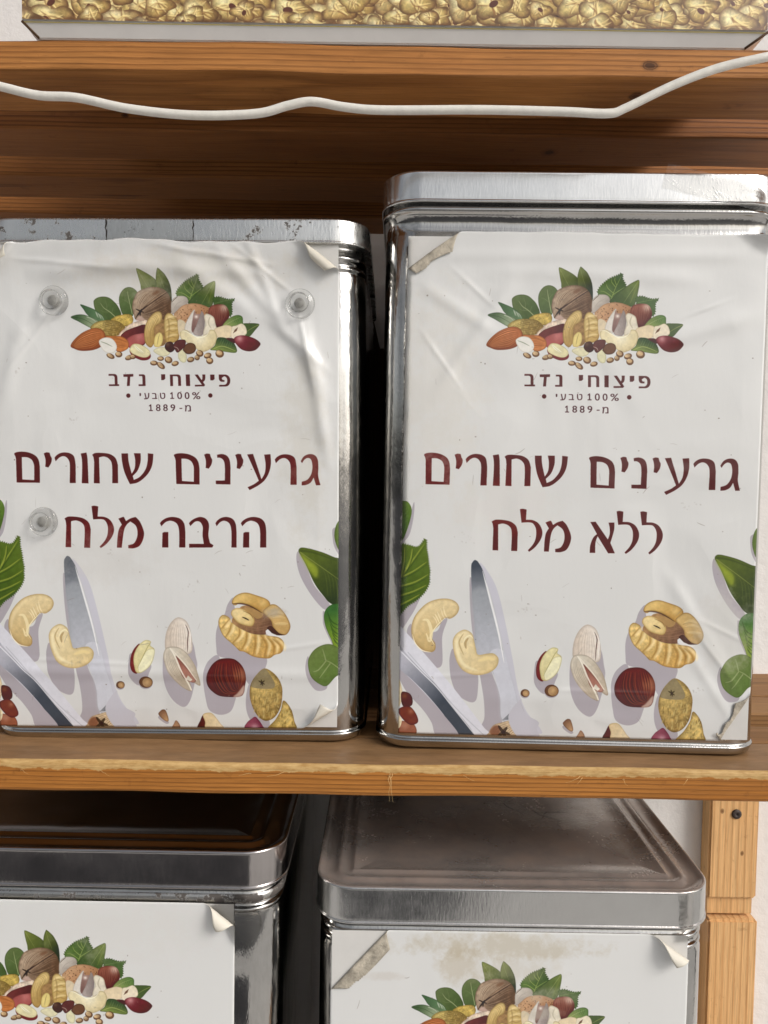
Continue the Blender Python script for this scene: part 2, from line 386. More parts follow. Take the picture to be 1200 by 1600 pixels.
def S(view, pts, col, g=None, sm=True, rim=None, hi=None, nz=.06, a=1.0, holes=None, soft=0, ncell=11, stretch=None):
    """fill a shape. g=(p0,p1,col2) gradient; rim=(col,width,strength); hi=[(x,y,r,col,strength)]"""
    P = catmull(pts, True, 7) if sm else np.asarray(pts, float)
    polys = [tm(view, P)]
    for h in holes or []: polys.append(tm(view, catmull(h, True, 7) if sm else h))
    k = CV.mask(polys, pad=2+int(soft*2*vscale(view)))
    if k is None: return
    m, x0, y0, x1, y1 = k; sc = vscale(view)
    if soft: m = blur(m, soft*sc)
    hh, ww = m.shape
    C = np.empty((hh, ww, 3), np.float32); C[:] = np.asarray(col, np.float32)
    yy, xx = np.mgrid[y0:y1, x0:x1].astype(np.float32)
    if g:
        (p0, p1) = tm(view, [g[0], g[1]]); d = p1-p0
        t = np.clip(((xx-p0[0])*d[0]+(yy-p0[1])*d[1])/(d@d), 0, 1)[..., None]
        C = C*(1-t)+np.asarray(g[2], np.float32)*t
    if rim:
        bl = blur(m, rim[1]*sc); e = np.clip(2*(1-bl), 0, 1)[..., None]*rim[2]
        C = C*(1-e)+np.asarray(rim[0], np.float32)*e
    for (hx, hy, hr, hc, hs_) in hi or []:
        (c0,) = tm(view, [(hx, hy)]); r = hr*sc
        e = (np.exp(-(((xx-c0[0])**2+(yy-c0[1])**2)/(r*r)))*hs_)[..., None]
        C = C*(1-e)+np.asarray(hc, np.float32)*e
    if nz:
        _seed[0] += 1
        n = .6*vnoise(hh, ww, max(ncell, 2), _seed[0])+.4*vnoise(hh, ww, max(ncell*.4, 1.5), _seed[0]+999)
        C = C*(1+nz*2*(n-.5))[..., None]
    mm = (m*a)[..., None]
    A = CV.a[y0:y1, x0:x1]; A[:] = A*(1-mm)+np.clip(C, 0, 255)*mm
def L(view, pts, wd, col, a=1.0, taper=True, sm=True, soft=0):
    P = catmull(pts, False, 7) if sm and len(pts) > 2 else np.asarray(pts, float)
    if len(P) == 2: P = np.linspace(P[0], P[1], 8)
    d = np.gradient(P, axis=0); d /= np.linalg.norm(d, axis=1)[:, None]+1e-9
    nrm = np.stack([-d[:, 1], d[:, 0]], -1)
    t = np.linspace(0, 1, len(P)); wv = wd*.5*(np.sqrt(np.clip(1-t**2, 0, 1)) if taper == 1 or taper is True else (np.sin(np.pi*np.clip(t, .02, .98))**.6 if taper == 2 else np.ones(len(P))))
    poly = np.concatenate([P+nrm*wv[:, None], (P-nrm*wv[:, None])[::-1]])
    S(view, poly, col, sm=False, nz=0, a=a, soft=soft)
def fan(view, A, B, n, wd, col, a=.6, jit=.0, taper=2):
    A = catmull(A, False, 6); B = catmull(B, False, 6); r = random.Random(n+int(A[0][0]))
    m = min(len(A), len(B)); A = A[np.linspace(0, len(A)-1, m).astype(int)]; B = B[np.linspace(0, len(B)-1, m).astype(int)]
    for i in range(n):
        t = (i+.5+r.uniform(-jit, jit))/n
        L(view, A*(1-t)+B*t, wd*r.uniform(.6, 1.4), col, a*r.uniform(.6, 1), taper, sm=False)
def ell(cx, cy, rx, ry, ang=0, n=12):
    a = math.radians(ang); ca, sa = math.cos(a), math.sin(a)
    return [(cx+rx*math.cos(t)*ca-ry*math.sin(t)*sa, cy+rx*math.cos(t)*sa+ry*math.sin(t)*ca) for t in [2*math.pi*k/n for k in range(n)]]
def serr(pts, amp, step):
    amp = amp*1.7
    """saw teeth along an outline"""
    P = catmull(pts, True, 6); out = []; R = np.roll(P, -1, 0); acc = 0
    d = R-P; seg = np.hypot(d[:, 0], d[:, 1]); cum = np.concatenate([[0], np.cumsum(seg)]); tot = cum[-1]
    n = int(tot/step); area = np.sum(P[:, 0]*R[:, 1]-R[:, 0]*P[:, 1]); sg = 1 if area > 0 else -1
    for k in range(n):
        for f_, am in ((0, 0), (.75, amp)):
            s_ = (k+f_)*tot/n; i = min(np.searchsorted(cum, s_, 'right')-1, len(P)-1)
            t = (s_-cum[i])/max(seg[i], 1e-6); p = P[i]+d[i]*t; nn = np.array([d[i][1], -d[i][0]])/max(seg[i], 1e-6)*sg
            out.append(tuple(p+nn*am))
    return out

PAPER = (205, 205, 203)
LILAC = (168, 161, 167)
MAROON = (96, 30, 30)
def draw_cluster():
    V = 'C'; sx = lambda pts, dx=1000: [(x+dx, y) for x, y in pts]
    S(V, [(818, 65), (835, 58), (880, 78), (940, 110), (990, 145), (1012, 180), (1010, 300), (865, 290), (842, 210), (825, 130)], (110, 132, 66), g=((830, 120), (1000, 240), (70, 96, 52)), rim=((50, 70, 40), 6, .6))
    L(V, [(825, 70), (870, 150), (930, 260)], 5, (150, 165, 100), .7); fan(V, [(830, 90), (850, 180), (862, 270)], [(860, 120), (900, 200), (930, 260)], 4, 3, (60, 85, 45), .5)
    S(V, [(1042, 52), (1020, 110), (1010, 180), (1015, 250), (1060, 290), (1120, 330), (1165, 420), (1174, 320), (1162, 215), (1120, 120), (1080, 75), (1056, 54)], (96, 120, 62), g=((1030, 150), (1160, 250), (52, 68, 42)), rim=((40, 56, 36), 6, .6))
    L(V, [(1042, 60), (1060, 140), (1100, 260)], 5, (135, 150, 90), .7)
    S(V, [(330, 400), (340, 370), (380, 345), (440, 336), (500, 350), (550, 390), (590, 440), (622, 530), (560, 575), (460, 600), (390, 550), (345, 480)], (92, 124, 76), g=((350, 360), (600, 540), (66, 102, 58)), rim=((58, 84, 50), 8, .7))
    L(V, [(560, 556), (500, 500), (440, 458), (400, 400)], 9, (160, 176, 130), .8); L(V, [(500, 500), (440, 500), (400, 480)], 4, (130, 152, 105), .6); L(V, [(470, 478), (470, 420), (450, 370)], 4, (130, 152, 105), .6); L(V, [(520, 518), (540, 450)], 4, (130, 152, 105), .6)
    S(V, [(605, 370), (620, 310), (660, 260), (710, 240), (760, 250), (800, 285), (815, 330), (765, 420), (750, 540), (700, 545), (640, 530), (612, 450)], (90, 122, 74), g=((620, 300), (740, 500), (72, 108, 62)), rim=((56, 82, 50), 8, .7))
    L(V, [(742, 530), (725, 440), (705, 330), (700, 280)], 8, (160, 176, 130), .8); L(V, [(722, 420), (670, 380), (640, 370)], 4, (130, 152, 105), .6); L(V, [(715, 380), (760, 330)], 4, (130, 152, 105), .6)
    S(V, [(186, 418), (260, 440), (340, 475), (400, 520), (450, 600), (360, 600), (300, 565), (250, 520), (218, 470)], (62, 108, 72), g=((200, 430), (420, 590), (92, 136, 96)), rim=((40, 76, 50), 6, .6))
    fan(V, [(340, 490), (350, 520), (360, 555)], [(400, 530), (425, 555), (440, 590)], 6, 6, (196, 206, 190), .8, .3)
    S(V, [(78, 555), (130, 530), (200, 525), (260, 540), (330, 570), (375, 600), (350, 650), (290, 668), (230, 640), (160, 600)], (66, 106, 70), g=((150, 545), (300, 600), (130, 160, 125)), rim=((42, 74, 48), 6, .6))
    L(V, [(80, 555), (200, 570), (330, 640)], 6, (50, 82, 52), .7); L(V, [(250, 550), (310, 575), (350, 610)], 8, (190, 205, 185), .7)
    S(V, serr(sx([(228, 325), (238, 280), (268, 240), (300, 212), (340, 180), (395, 155), (440, 138), (478, 118), (476, 170), (500, 215), (520, 270), (480, 320), (430, 360), (370, 410), (320, 380), (290, 345)]), 9, 24), (82, 124, 64), sm=False, g=((1250, 300), (1480, 200), (58, 98, 52)), rim=((44, 76, 42), 7, .5))
    for p in [((360, 400), (400, 290), (470, 140)), ((385, 320), (330, 270), (310, 220)), ((370, 360), (300, 310), (245, 300)), ((410, 260), (370, 210), (365, 175)), ((380, 340), (440, 300), (505, 260)), ((420, 240), (400, 190), (405, 160))]:
        L(V, sx(p), 8, (140, 172, 92), .75)
    S(V, sx([(650, 188), (656, 240), (640, 330), (625, 400), (590, 460), (500, 450), (350, 420), (400, 350), (480, 290), (540, 240), (600, 205)]), (96, 130, 66), g=((1620, 220), (1450, 420), (62, 98, 56)), rim=((48, 74, 44), 7, .6))
    L(V, sx([(648, 195), (570, 310), (490, 430)]), 6, (140, 165, 100), .7); L(V, sx([(648, 195), (600, 330), (560, 430)]), 20, (120, 145, 70), .35)
    S(V, serr(sx([(625, 370), (690, 358), (740, 375), (800, 388), (858, 382), (822, 425), (818, 520), (795, 560), (740, 520), (640, 440)]), 8, 24), (72, 112, 66), sm=False, rim=((46, 78, 46), 7, .5))
    L(V, sx([(640, 420), (750, 400), (850, 384)]), 5, (120, 155, 95), .7); fan(V, sx([(680, 410), (690, 385), (690, 365)]), sx([(790, 400), (800, 395), (805, 390)]), 4, 4, (110, 145, 90), .6)
    # whole walnut
    S(V, [(745, 430), (760, 370), (800, 300), (870, 260), (950, 240), (1040, 245), (1110, 280), (1152, 340), (1172, 420), (1166, 500), (1120, 580), (1040, 620), (900, 620), (820, 600), (772, 580), (760, 540), (745, 480)],
      (176, 154, 130), g=((800, 330), (1140, 460), (104, 78, 58)), rim=((96, 72, 54), 16, .7), nz=.16)
    fan(V, [(800, 490), (770, 420), (800, 330), (900, 270)], [(850, 470), (940, 400), (1060, 310), (1120, 290)], 13, 7, (112, 86, 64), .6, .3)
    fan(V, [(800, 490), (775, 430), (800, 345), (890, 285)], [(850, 470), (920, 400), (1030, 320), (1080, 290)], 10, 5, (206, 188, 164), .6, .3)
    fan(V, [(860, 500), (960, 430), (1080, 350), (1150, 340)], [(830, 570), (960, 570), (1080, 540), (1150, 480)], 10, 7, (74, 52, 40), .6, .3)
    L(V, [(770, 585), (810, 520), (870, 465), (1000, 375), (1130, 295)], 16, (58, 42, 34), .85, 2); L(V, [(900, 440), (1010, 360), (1120, 290)], 8, (170, 140, 112), .8, 2)
    for q in [(780, 470), (800, 545), (850, 470), (870, 510), (825, 560)]: L(V, [(830, 497), q], 18, (52, 40, 36), .8)
    S(V, ell(1010, 300, 45, 18, -25), (120, 84, 62), soft=6, a=.7); S(V, [(780, 590), (820, 545), (850, 560), (880, 600), (820, 610)], (196, 168, 158), a=.7, soft=4)
    # pale shell, speckled almond shell, hazelnut
    S(V, sx([(165, 520), (168, 400), (210, 350), (270, 335), (330, 350), (352, 400), (310, 450), (250, 490), (200, 525)]), (198, 190, 178), g=((1220, 360), (1300, 450), (160, 150, 140)), rim=((140, 128, 118), 8, .7))
    L(V, sx([(172, 405), (200, 375), (240, 342)]), 6, (60, 50, 45), .9, 2); L(V, sx([(190, 480), (230, 420), (320, 370)]), 5, (150, 140, 130), .6, 2)
    S(V, sx([(190, 540), (230, 490), (290, 440), (380, 418), (470, 425), (560, 460), (595, 495), (540, 570), (400, 660), (300, 660), (235, 610)]), (192, 152, 114), g=((1300, 460), (1450, 600), (168, 120, 84)), rim=((140, 100, 70), 10, .6))
    r = random.Random(5)
    for _ in range(60):
        x, y = r.uniform(215, 560), r.uniform(440, 600)
        if ((x-390)/180)**2+((y-530)/95)**2 < 1: S(V, ell(1000+x, y, r.uniform(4, 10), r.uniform(2, 5), r.uniform(0, 180), 6), (84, 56, 40), nz=0, a=.8)
    S(V, sx([(566, 490), (600, 445), (680, 430), (750, 445), (786, 500), (785, 570), (740, 640), (690, 682), (640, 672), (600, 610), (566, 545)]), (142, 84, 68), g=((1640, 470), (1720, 640), (92, 46, 42)), rim=((88, 44, 40), 12, .7), hi=[(1735, 470, 45, (206, 176, 158), .9)])
    fan(V, sx([(600, 470), (585, 540), (640, 660)]), sx([(760, 460), (780, 560), (700, 670)]), 9, 6, (96, 48, 42), .7, .2); fan(V, sx([(610, 460), (600, 540), (650, 650)]), sx([(740, 455), (760, 540), (700, 650)]), 7, 5, (182, 128, 108), .5, .2)
    S(V, sx([(705, 680), (760, 600), (830, 560), (890, 550), (930, 570), (934, 615), (920, 660), (800, 680)]), (84, 132, 72), g=((1900, 560), (1740, 660), (130, 158, 92)), rim=((52, 90, 50), 6, .6))
    L(V, sx([(720, 670), (820, 610), (920, 570)]), 6, (160, 185, 130), .7); fan(V, sx([(780, 640), (800, 600), (800, 575)]), sx([(880, 640), (900, 600), (905, 570)]), 5, 4, (60, 100, 54), .6)
    S(V, sx([(928, 645), (1000, 638), (1070, 640), (1110, 655), (1060, 715), (1000, 778), (955, 770), (935, 710)]), (84, 118, 68), g=((1000, 640), (2000, 760), (70, 104, 62)), rim=((54, 82, 46), 6, .6))
    L(V, sx([(1105, 655), (1030, 690), (950, 740)]), 6, (150, 165, 90), .8)
    # yellow peanuts in shell
    pr = random.Random(3)
    S(V, [(510, 590), (560, 550), (640, 530), (720, 530), (750, 575), (735, 630), (690, 660), (600, 640)], (190, 164, 84), rim=((128, 100, 44), 12, .7), nz=.25)
    S(V, [(285, 675), (330, 620), (400, 595), (500, 588), (580, 600), (640, 640), (668, 685), (630, 735), (540, 760), (440, 760), (380, 725)], (176, 156, 92), g=((400, 610), (600, 740), (136, 110, 58)), rim=((112, 90, 44), 14, .7), nz=.25)
    fan(V, [(310, 680), (420, 615), (540, 600), (640, 650)], [(400, 735), (500, 755), (580, 740), (650, 690)], 8, 7, (112, 90, 44), .65, .2)
    for _ in range(26):
        x, y = pr.uniform(350, 640), pr.uniform(610, 740); L(V, [(x, y), (x+pr.uniform(-14, 14), y+pr.uniform(14, 30))], 5, (206, 188, 128), .5, 2)
    for _ in range(14):
        x, y = pr.uniform(540, 720), pr.uniform(545, 630); L(V, [(x, y), (x+pr.uniform(10, 26), y+pr.uniform(-14, 14))], 6, (146, 116, 54), .6, 2)
    # red nut in its split shell
    S(V, [(588, 750), (640, 690), (720, 630), (820, 600), (895, 592), (905, 650), (870, 800), (820, 865), (720, 885), (640, 820)], (206, 188, 168), rim=((150, 112, 96), 8, .6), nz=.2)
    S(V, [(606, 765), (650, 715), (700, 690), (780, 662), (880, 645), (885, 780), (850, 860), (730, 880), (660, 810)], (112, 56, 54), g=((700, 690), (860, 700), (92, 48, 50)), rim=((84, 40, 42), 10, .5))
    S(V, [(670, 800), (730, 755), (800, 738), (868, 738), (868, 830), (810, 865), (700, 888)], (164, 86, 82), hi=[(800, 770, 50, (190, 120, 116), .7)], rim=((120, 54, 56), 10, .6))
    # almond and cut almond
    S(V, [(64, 862), (100, 800), (180, 730), (260, 690), (340, 671), (410, 690), (442, 740), (436, 785), (400, 830), (388, 872), (300, 906), (180, 913), (108, 892)], (196, 120, 72), g=((220, 720), (260, 900), (146, 80, 44)), rim=((112, 58, 34), 16, .75))
    fan(V, [(80, 860), (160, 760), (280, 700), (400, 690)], [(90, 880), (200, 900), (310, 890), (400, 820)], 11, 9, (118, 62, 34), .65, .3); fan(V, [(90, 855), (170, 765), (290, 705), (390, 700)], [(110, 880), (200, 890), (300, 880), (380, 820)], 9, 6, (222, 156, 104), .6, .3)
    S(V, [(440, 768), (520, 758), (620, 765), (682, 810), (692, 860), (672, 900), (600, 930), (550, 910)], (196, 124, 70), rim=((120, 66, 36), 10, .7))
    fan(V, [(470, 775), (560, 770), (680, 820)], [(560, 900), (610, 890), (670, 880)], 7, 8, (126, 70, 38), .6, .2)
    S(V, [(370, 815), (400, 785), (450, 772), (510, 785), (550, 830), (562, 880), (540, 925), (490, 942), (430, 925), (388, 870)], (216, 213, 205), rim=((184, 176, 162), 6, .8), nz=.03)
    L(V, [(388, 815), (450, 838), (515, 872)], 8, (120, 140, 110), .9, 2)
    # walnut halves
    S(V, [(950, 640), (1080, 590), (1110, 720), (1085, 850), (1000, 870), (950, 780)], (148, 116, 76), nz=.2)
    S(V, [(868, 690), (895, 610), (950, 540), (1000, 503), (1048, 508), (1064, 560), (1042, 620), (985, 660), (968, 740), (972, 820), (930, 884), (880, 852), (860, 780)], (208, 182, 120), g=((900, 620), (980, 820), (178, 146, 84)), rim=((128, 98, 52), 12, .75))
    fan(V, [(900, 620), (880, 740), (900, 850)], [(1040, 570), (960, 700), (950, 840)], 5, 9, (140, 108, 60), .5, .2); fan(V, [(920, 560), (970, 580), (1000, 640)], [(1000, 510), (1040, 530), (1050, 600)], 4, 8, (140, 108, 60), .5, .2)
    S(V, sx([(78, 650), (88, 570), (110, 530), (150, 518), (190, 550), (222, 590), (237, 650), (242, 740), (228, 805), (170, 838), (100, 838), (84, 760)]), (204, 180, 118), g=((1110, 600), (1230, 780), (184, 152, 88)), rim=((134, 104, 56), 12, .75))
    for y0_, k_ in ((575, 0), (640, 30), (700, -10), (770, 20)): L(V, sx([(88+k_*.4, y0_+34), (140+k_, y0_+4), (185+k_, y0_+16), (238, y0_-6)]), 13, (142, 110, 60), .5, 2, soft=3); L(V, sx([(100, y0_+8), (150+k_, y0_-16), (225, y0_-18)]), 22, (232, 212, 160), .55, 2, soft=5)
    L(V, sx([(120, 560), (135, 660), (120, 820)]), 14, (140, 106, 58), .5, 2, soft=3)
    S(V, [(963, 860), (975, 770), (1020, 725), (1055, 745), (1062, 810), (1032, 872), (990, 882)], (214, 196, 124), rim=((160, 126, 66), 8, .7)); L(V, [(1030, 740), (1010, 800), (1000, 860)], 6, (140, 110, 60), .7, 2)
    # open pistachio, cashews
    S(V, sx([(232, 600), (300, 610), (330, 680), (300, 740), (240, 760)]), (206, 190, 160))
    S(V, sx([(300, 700), (320, 620), (360, 550), (412, 482), (416, 540), (386, 620), (376, 700), (390, 735), (340, 720)]), (206, 200, 190), rim=((158, 148, 138), 7, .7))
    S(V, sx([(410, 500), (430, 530), (475, 540), (442, 640), (395, 725), (375, 700), (386, 610)]), (154, 124, 114), g=((1420, 530), (1400, 700), (124, 92, 86)), hi=[(1430, 560, 18, (230, 220, 210), .9)])
    S(V, sx([(392, 740), (430, 650), (470, 550), (492, 500), (516, 545), (522, 620), (500, 740), (460, 768)]), (168, 156, 150), g=((1420, 650), (1510, 650), (140, 128, 124)), rim=((120, 108, 104), 7, .6)); fan(V, sx([(400, 735), (450, 620), (490, 510)]), sx([(490, 750), (515, 640), (505, 530)]), 5, 4, (116, 104, 100), .6)
    S(V, sx([(515, 560), (540, 530), (580, 540), (620, 570), (637, 640), (650, 720), (590, 720), (510, 765), (500, 730), (525, 640)]), (214, 206, 186), rim=((160, 146, 120), 9, .7)); L(V, sx([(580, 560), (560, 630), (590, 690)]), 14, (176, 164, 136), .7, 2)
    S(V, sx([(620, 700), (700, 665), (760, 655), (815, 680), (805, 770), (740, 798), (650, 785)]), (216, 198, 164), rim=((178, 156, 118), 8, .6))
    S(V, sx([(810, 680), (860, 660), (920, 640), (962, 680), (967, 750), (900, 782), (806, 800)]), (222, 210, 186), rim=((178, 158, 124), 7, .6)); S(V, sx([(820, 745), (842, 705), (878, 678), (862, 718)]), (112, 82, 62), sm=False)
    S(V, sx([(248, 745), (268, 705), (320, 703), (372, 742), (430, 772), (500, 762), (550, 740), (575, 703), (622, 713), (648, 770), (632, 840), (592, 892), (532, 928), (460, 938), (405, 890), (330, 845), (262, 800)]), (218, 206, 166), g=((1400, 760), (1480, 930), (204, 188, 144)), rim=((162, 142, 98), 9, .75), hi=[(1460, 790, 80, (236, 230, 204), .7)])
    L(V, sx([(250, 715), (300, 712), (372, 750), (440, 782), (520, 770), (570, 715)]), 8, (240, 236, 220), .9, 2)
    # lower leaf and red nut
    S(V, sx([(570, 915), (620, 870), (650, 795), (700, 785), (760, 800), (820, 840), (850, 890), (857, 938), (820, 953), (700, 935), (620, 925)]), (56, 92, 60), g=((1720, 820), (1680, 930), (120, 152, 76)), rim=((40, 66, 42), 7, .6))
    L(V, sx([(590, 915), (700, 880), (850, 935)]), 8, (164, 190, 110), .8, 2); fan(V, sx([(650, 880), (670, 840), (690, 795)]), sx([(800, 900), (810, 870), (820, 845)]), 6, 5, (110, 150, 96), .6)
    S(V, sx([(745, 800), (800, 793), (838, 812), (832, 850)]), (84, 48, 44))
    S(V, sx([(828, 815), (850, 780), (910, 765), (980, 775), (1060, 805), (1113, 852), (1096, 892), (1050, 928), (980, 938), (910, 918), (860, 870)]), (134, 60, 66), g=((1900, 780), (2040, 920), (94, 38, 44)), rim=((84, 34, 40), 14, .7), hi=[(1890, 800, 34, (206, 150, 150), .8)])
    # half peanut and loose bits
    S(V, [(698, 915), (718, 880), (760, 870), (820, 880), (900, 925), (925, 975), (900, 1012), (832, 1022), (760, 995), (715, 962)], (118, 46, 50), rim=((90, 34, 38), 6, .6))
    S(V, [(700, 906), (715, 868), (750, 843), (810, 850), (870, 880), (912, 920), (918, 960), (885, 988), (830, 990), (760, 965), (715, 940)], (214, 206, 162), rim=((170, 158, 104), 7, .8)); L(V, [(750, 860), (790, 900), (850, 940)], 26, (232, 230, 206), .8, 2); L(V, [(752, 862), (800, 910), (860, 950)], 5, (160, 150, 110), .6, 2)
    S(V, [(955, 925), (1000, 890), (1070, 885), (1122, 910), (1132, 948), (1090, 978), (1030, 976)], (208, 202, 168), rim=((160, 152, 110), 8, .7)); S(V, sx([(220, 960), (235, 920), (275, 912), (300, 940), (312, 990), (300, 1042), (260, 1047), (225, 1010)]), (210, 206, 170), rim=((160, 152, 110), 8, .7))
    S(V, sx([(78, 880), (100, 835), (150, 825), (178, 860), (182, 912), (140, 940), (98, 920)]), (78, 54, 46), rim=((50, 34, 30), 8, .6), hi=[(1110, 850, 20, (120, 92, 80), .6)])
    S(V, sx([(275, 905), (310, 855), (360, 840), (405, 860), (414, 912), (380, 952), (320, 960), (285, 932)]), (112, 78, 58), rim=((66, 44, 34), 10, .7))
    S(V, sx([(168, 875), (200, 820), (260, 804), (306, 815), (297, 872), (250, 922), (210, 942), (183, 902)]), (100, 58, 56), rim=((62, 36, 36), 8, .7)); L(V, sx([(176, 878), (215, 895), (230, 925)]), 8, (200, 188, 170), .7, 2)
    for (x, y, rx, ry, an) in [(490, 972, 46, 26, 25), (580, 955, 38, 32, 0), (690, 990, 46, 26, -20), (730, 982, 32, 26, 0), (955, 1052, 40, 26, 0), (1030, 1080, 50, 28, 38), (1030, 1005, 36, 24, 0), (1115, 1020, 42, 36, 20), (1185, 1060, 40, 26, -15), (1355, 1020, 40, 28, -15), (1425, 1000, 28, 28, 0), (1455, 955, 40, 35, 20), (1540, 980, 42, 30, -20), (1560, 1035, 38, 36, 0), (1670, 960, 46, 42, 10)]:
        S(V, ell(x, y, rx, ry, an), (118, 86, 62), rim=((78, 54, 38), 7, .6)); S(V, ell(x-rx*.12, y-ry*.22, rx*.72, ry*.62, an+12), (206, 182, 142), g=((x-rx, y-ry), (x+rx, y+ry), (160, 124, 84)), nz=.15)

def draw_bottom():
    V = 'B1'
    # lilac cast shapes of the illustration
    S(V, [(150, 60), (150, 140), (128, 250), (100, 300), (60, 335), (60, 250), (110, 200)], LILAC, nz=0, sm=True)
    S(V, [(195, 650), (160, 740), (115, 815), (78, 868), (50, 885), (50, 740), (120, 700)], LILAC, nz=0)
    S(V, [(105, 890), (130, 840), (160, 880), (290, 890), (330, 820), (365, 812), (332, 920), (332, 1092), (288, 1122), (250, 1092), (190, 1010), (130, 950)], LILAC, nz=0)
    S(V, [(378, 1100), (382, 1040), (402, 1000), (440, 1090), (510, 1140), (558, 1160), (560, 1260), (545, 1332), (500, 1338), (430, 1292), (390, 1200)], LILAC, nz=0)
    S(V, [(572, 450), (640, 530), (690, 640), (740, 850), (785, 1080), (815, 1250), (855, 1370), (900, 1440), (960, 1510), (960, 1545), (820, 1500), (790, 1280), (700, 900), (640, 650)], (190, 189, 198), nz=0)
    S(V, [(512, 540), (507, 640), (520, 850), (552, 1040), (575, 1180), (598, 1330), (602, 1440), (585, 1500), (640, 1545), (715, 1470), (712, 1380), (690, 1260), (650, 1150), (620, 1000), (545, 640)], LILAC, nz=0)
    # knife
    S(V, [(517, 480), (528, 442), (545, 431), (568, 452), (600, 520), (640, 690), (682, 860), (722, 1010), (762, 1150), (800, 1290), (818, 1452), (716, 1456), (700, 1300), (655, 1150), (550, 1035), (540, 850), (522, 640)],
      (74, 80, 90), g=((545, 470), (565, 660), (150, 154, 160)), nz=.03)
    S(V, [(524, 640), (600, 610), (640, 690), (682, 860), (722, 1010), (762, 1150), (800, 1290), (818, 1452), (716, 1456), (700, 1300), (655, 1150), (550, 1035), (540, 850)], (150, 154, 160), g=((580, 640), (640, 1010), (178, 180, 188)), nz=.03, soft=12)
    S(V, [(640, 1020), (722, 1010), (762, 1150), (800, 1290), (816, 1440), (716, 1450), (700, 1300), (660, 1150)], (192, 193, 201), nz=.02)
    L(V, [(590, 500), (640, 690), (690, 890), (728, 1090)], 12, (226, 226, 226), .9, 2)
    S(V, [(803, 1350), (820, 1452), (716, 1456), (775, 1400)], (84, 88, 94), sm=False, g=((810, 1440), (740, 1400), (150, 152, 158)), nz=0)
    # long steel blade lower left
    S(V, [(40, 860), (105, 900), (200, 1010), (300, 1125), (420, 1270), (520, 1400), (600, 1505), (645, 1562), (440, 1562), (330, 1420), (200, 1280), (110, 1190), (40, 1120)], (206, 206, 214), nz=.02)
    S(V, [(40, 965), (100, 1030), (200, 1140), (300, 1240), (400, 1370), (545, 1562), (438, 1562), (340, 1420), (230, 1290), (130, 1190), (40, 1110)], (176, 176, 186), g=((90, 1080), (330, 1340), (72, 78, 88)), nz=.03)
    L(V, [(60, 1010), (200, 1150), (300, 1250), (400, 1375), (548, 1560)], 7, (228, 228, 232), .8, False)
    L(V, [(110, 1020), (250, 1180), (420, 1380), (600, 1555)], 6, (168, 170, 178), .6, False)
    S(V, [(40, 1120), (120, 1185), (220, 1285), (330, 1410), (440, 1562), (300, 1562), (262, 1470), (200, 1380), (110, 1285), (60, 1200), (40, 1170)], LILAC, nz=0)
    # leaves at the left edge
    S(V, [(60, 56), (80, 52), (108, 56), (130, 85), (136, 125), (122, 190), (97, 262), (78, 300), (40, 330)], (98, 140, 66), g=((70, 60), (120, 240), (72, 118, 54)), rim=((60, 92, 44), 5, .5))
    fan(V, [(60, 110), (80, 90), (110, 70)], [(60, 250), (90, 220), (120, 190)], 5, 4, (66, 104, 46), .6)
    S(V, serr([(50, 345), (100, 335), (165, 352), (196, 335), (225, 296), (229, 360), (238, 410), (244, 470), (250, 500), (245, 545), (248, 565), (235, 605), (208, 645), (160, 690), (110, 722), (62, 775), (40, 790), (40, 500)], 7, 15), (88, 124, 56), sm=False, g=((220, 350), (80, 700), (70, 108, 48)), rim=((54, 84, 40), 5, .5))
    for q in [((50, 560), (130, 450), (222, 320)), ((70, 540), (150, 500), (236, 440)), ((60, 600), (160, 570), (246, 520)), ((60, 660), (150, 630), (232, 590)), ((60, 720), (120, 690), (190, 650)), ((70, 530), (90, 430), (90, 345)), ((100, 490), (130, 420), (140, 355))]:
        L(V, q, 11, (150, 172, 74), .65); L(V, [(x+6, y+13) for x, y in q], 7, (52, 86, 40), .5)
    # beans
    S(V, [(40, 1180), (62, 1210), (78, 1310), (40, 1375)], (222, 206, 170), rim=((170, 150, 110), 6, .6))
    S(V, [(72, 1278), (120, 1284), (141, 1320), (136, 1362), (90, 1374), (70, 1340)], (92, 48, 36), hi=[(90, 1300, 18, (140, 86, 66), .6)], rim=((60, 30, 24), 7, .6))
    S(V, [(36, 1470), (100, 1465), (156, 1490), (158, 1550), (36, 1550)], (150, 92, 70), hi=[(90, 1490, 24, (190, 140, 116), .6)], rim=((104, 56, 42), 7, .6))
    S(V, [(48, 1395), (90, 1368), (130, 1373), (166, 1420), (176, 1470), (130, 1488), (80, 1452)], (122, 60, 44), hi=[(130, 1400, 18, (180, 120, 96), .6)], rim=((74, 34, 28), 8, .6))
    S(V, [(40, 1420), (72, 1452), (62, 1500), (40, 1505)], (222, 206, 170))
    # cut walnut at the lower edge
    S(V, [(632, 1535), (660, 1490), (720, 1470), (790, 1455), (860, 1470), (908, 1500), (940, 1570), (636, 1570)], (194, 172, 140), g=((660, 1480), (900, 1540), (206, 186, 154)), rim=((140, 112, 84), 8, .6), nz=.14)
    fan(V, [(650, 1560), (680, 1500), (770, 1465)], [(800, 1560), (860, 1530), (900, 1515)], 9, 6, (140, 110, 80), .6, .2); S(V, [(636, 1540), (662, 1495), (705, 1500), (690, 1565)], (132, 86, 64), soft=4, a=.9)
    for q in [(690, 1490), (750, 1500), (770, 1550), (740, 1570), (680, 1570)]: L(V, [(722, 1535), q], 22, (66, 52, 44), .85)
    # cashews
    def cash(P, c1, c2, rimc, inner):
        S(V, P, c1, g=c2, rim=(rimc, 12, .6)); L(V, inner, 9, (236, 226, 190), .85, 2)
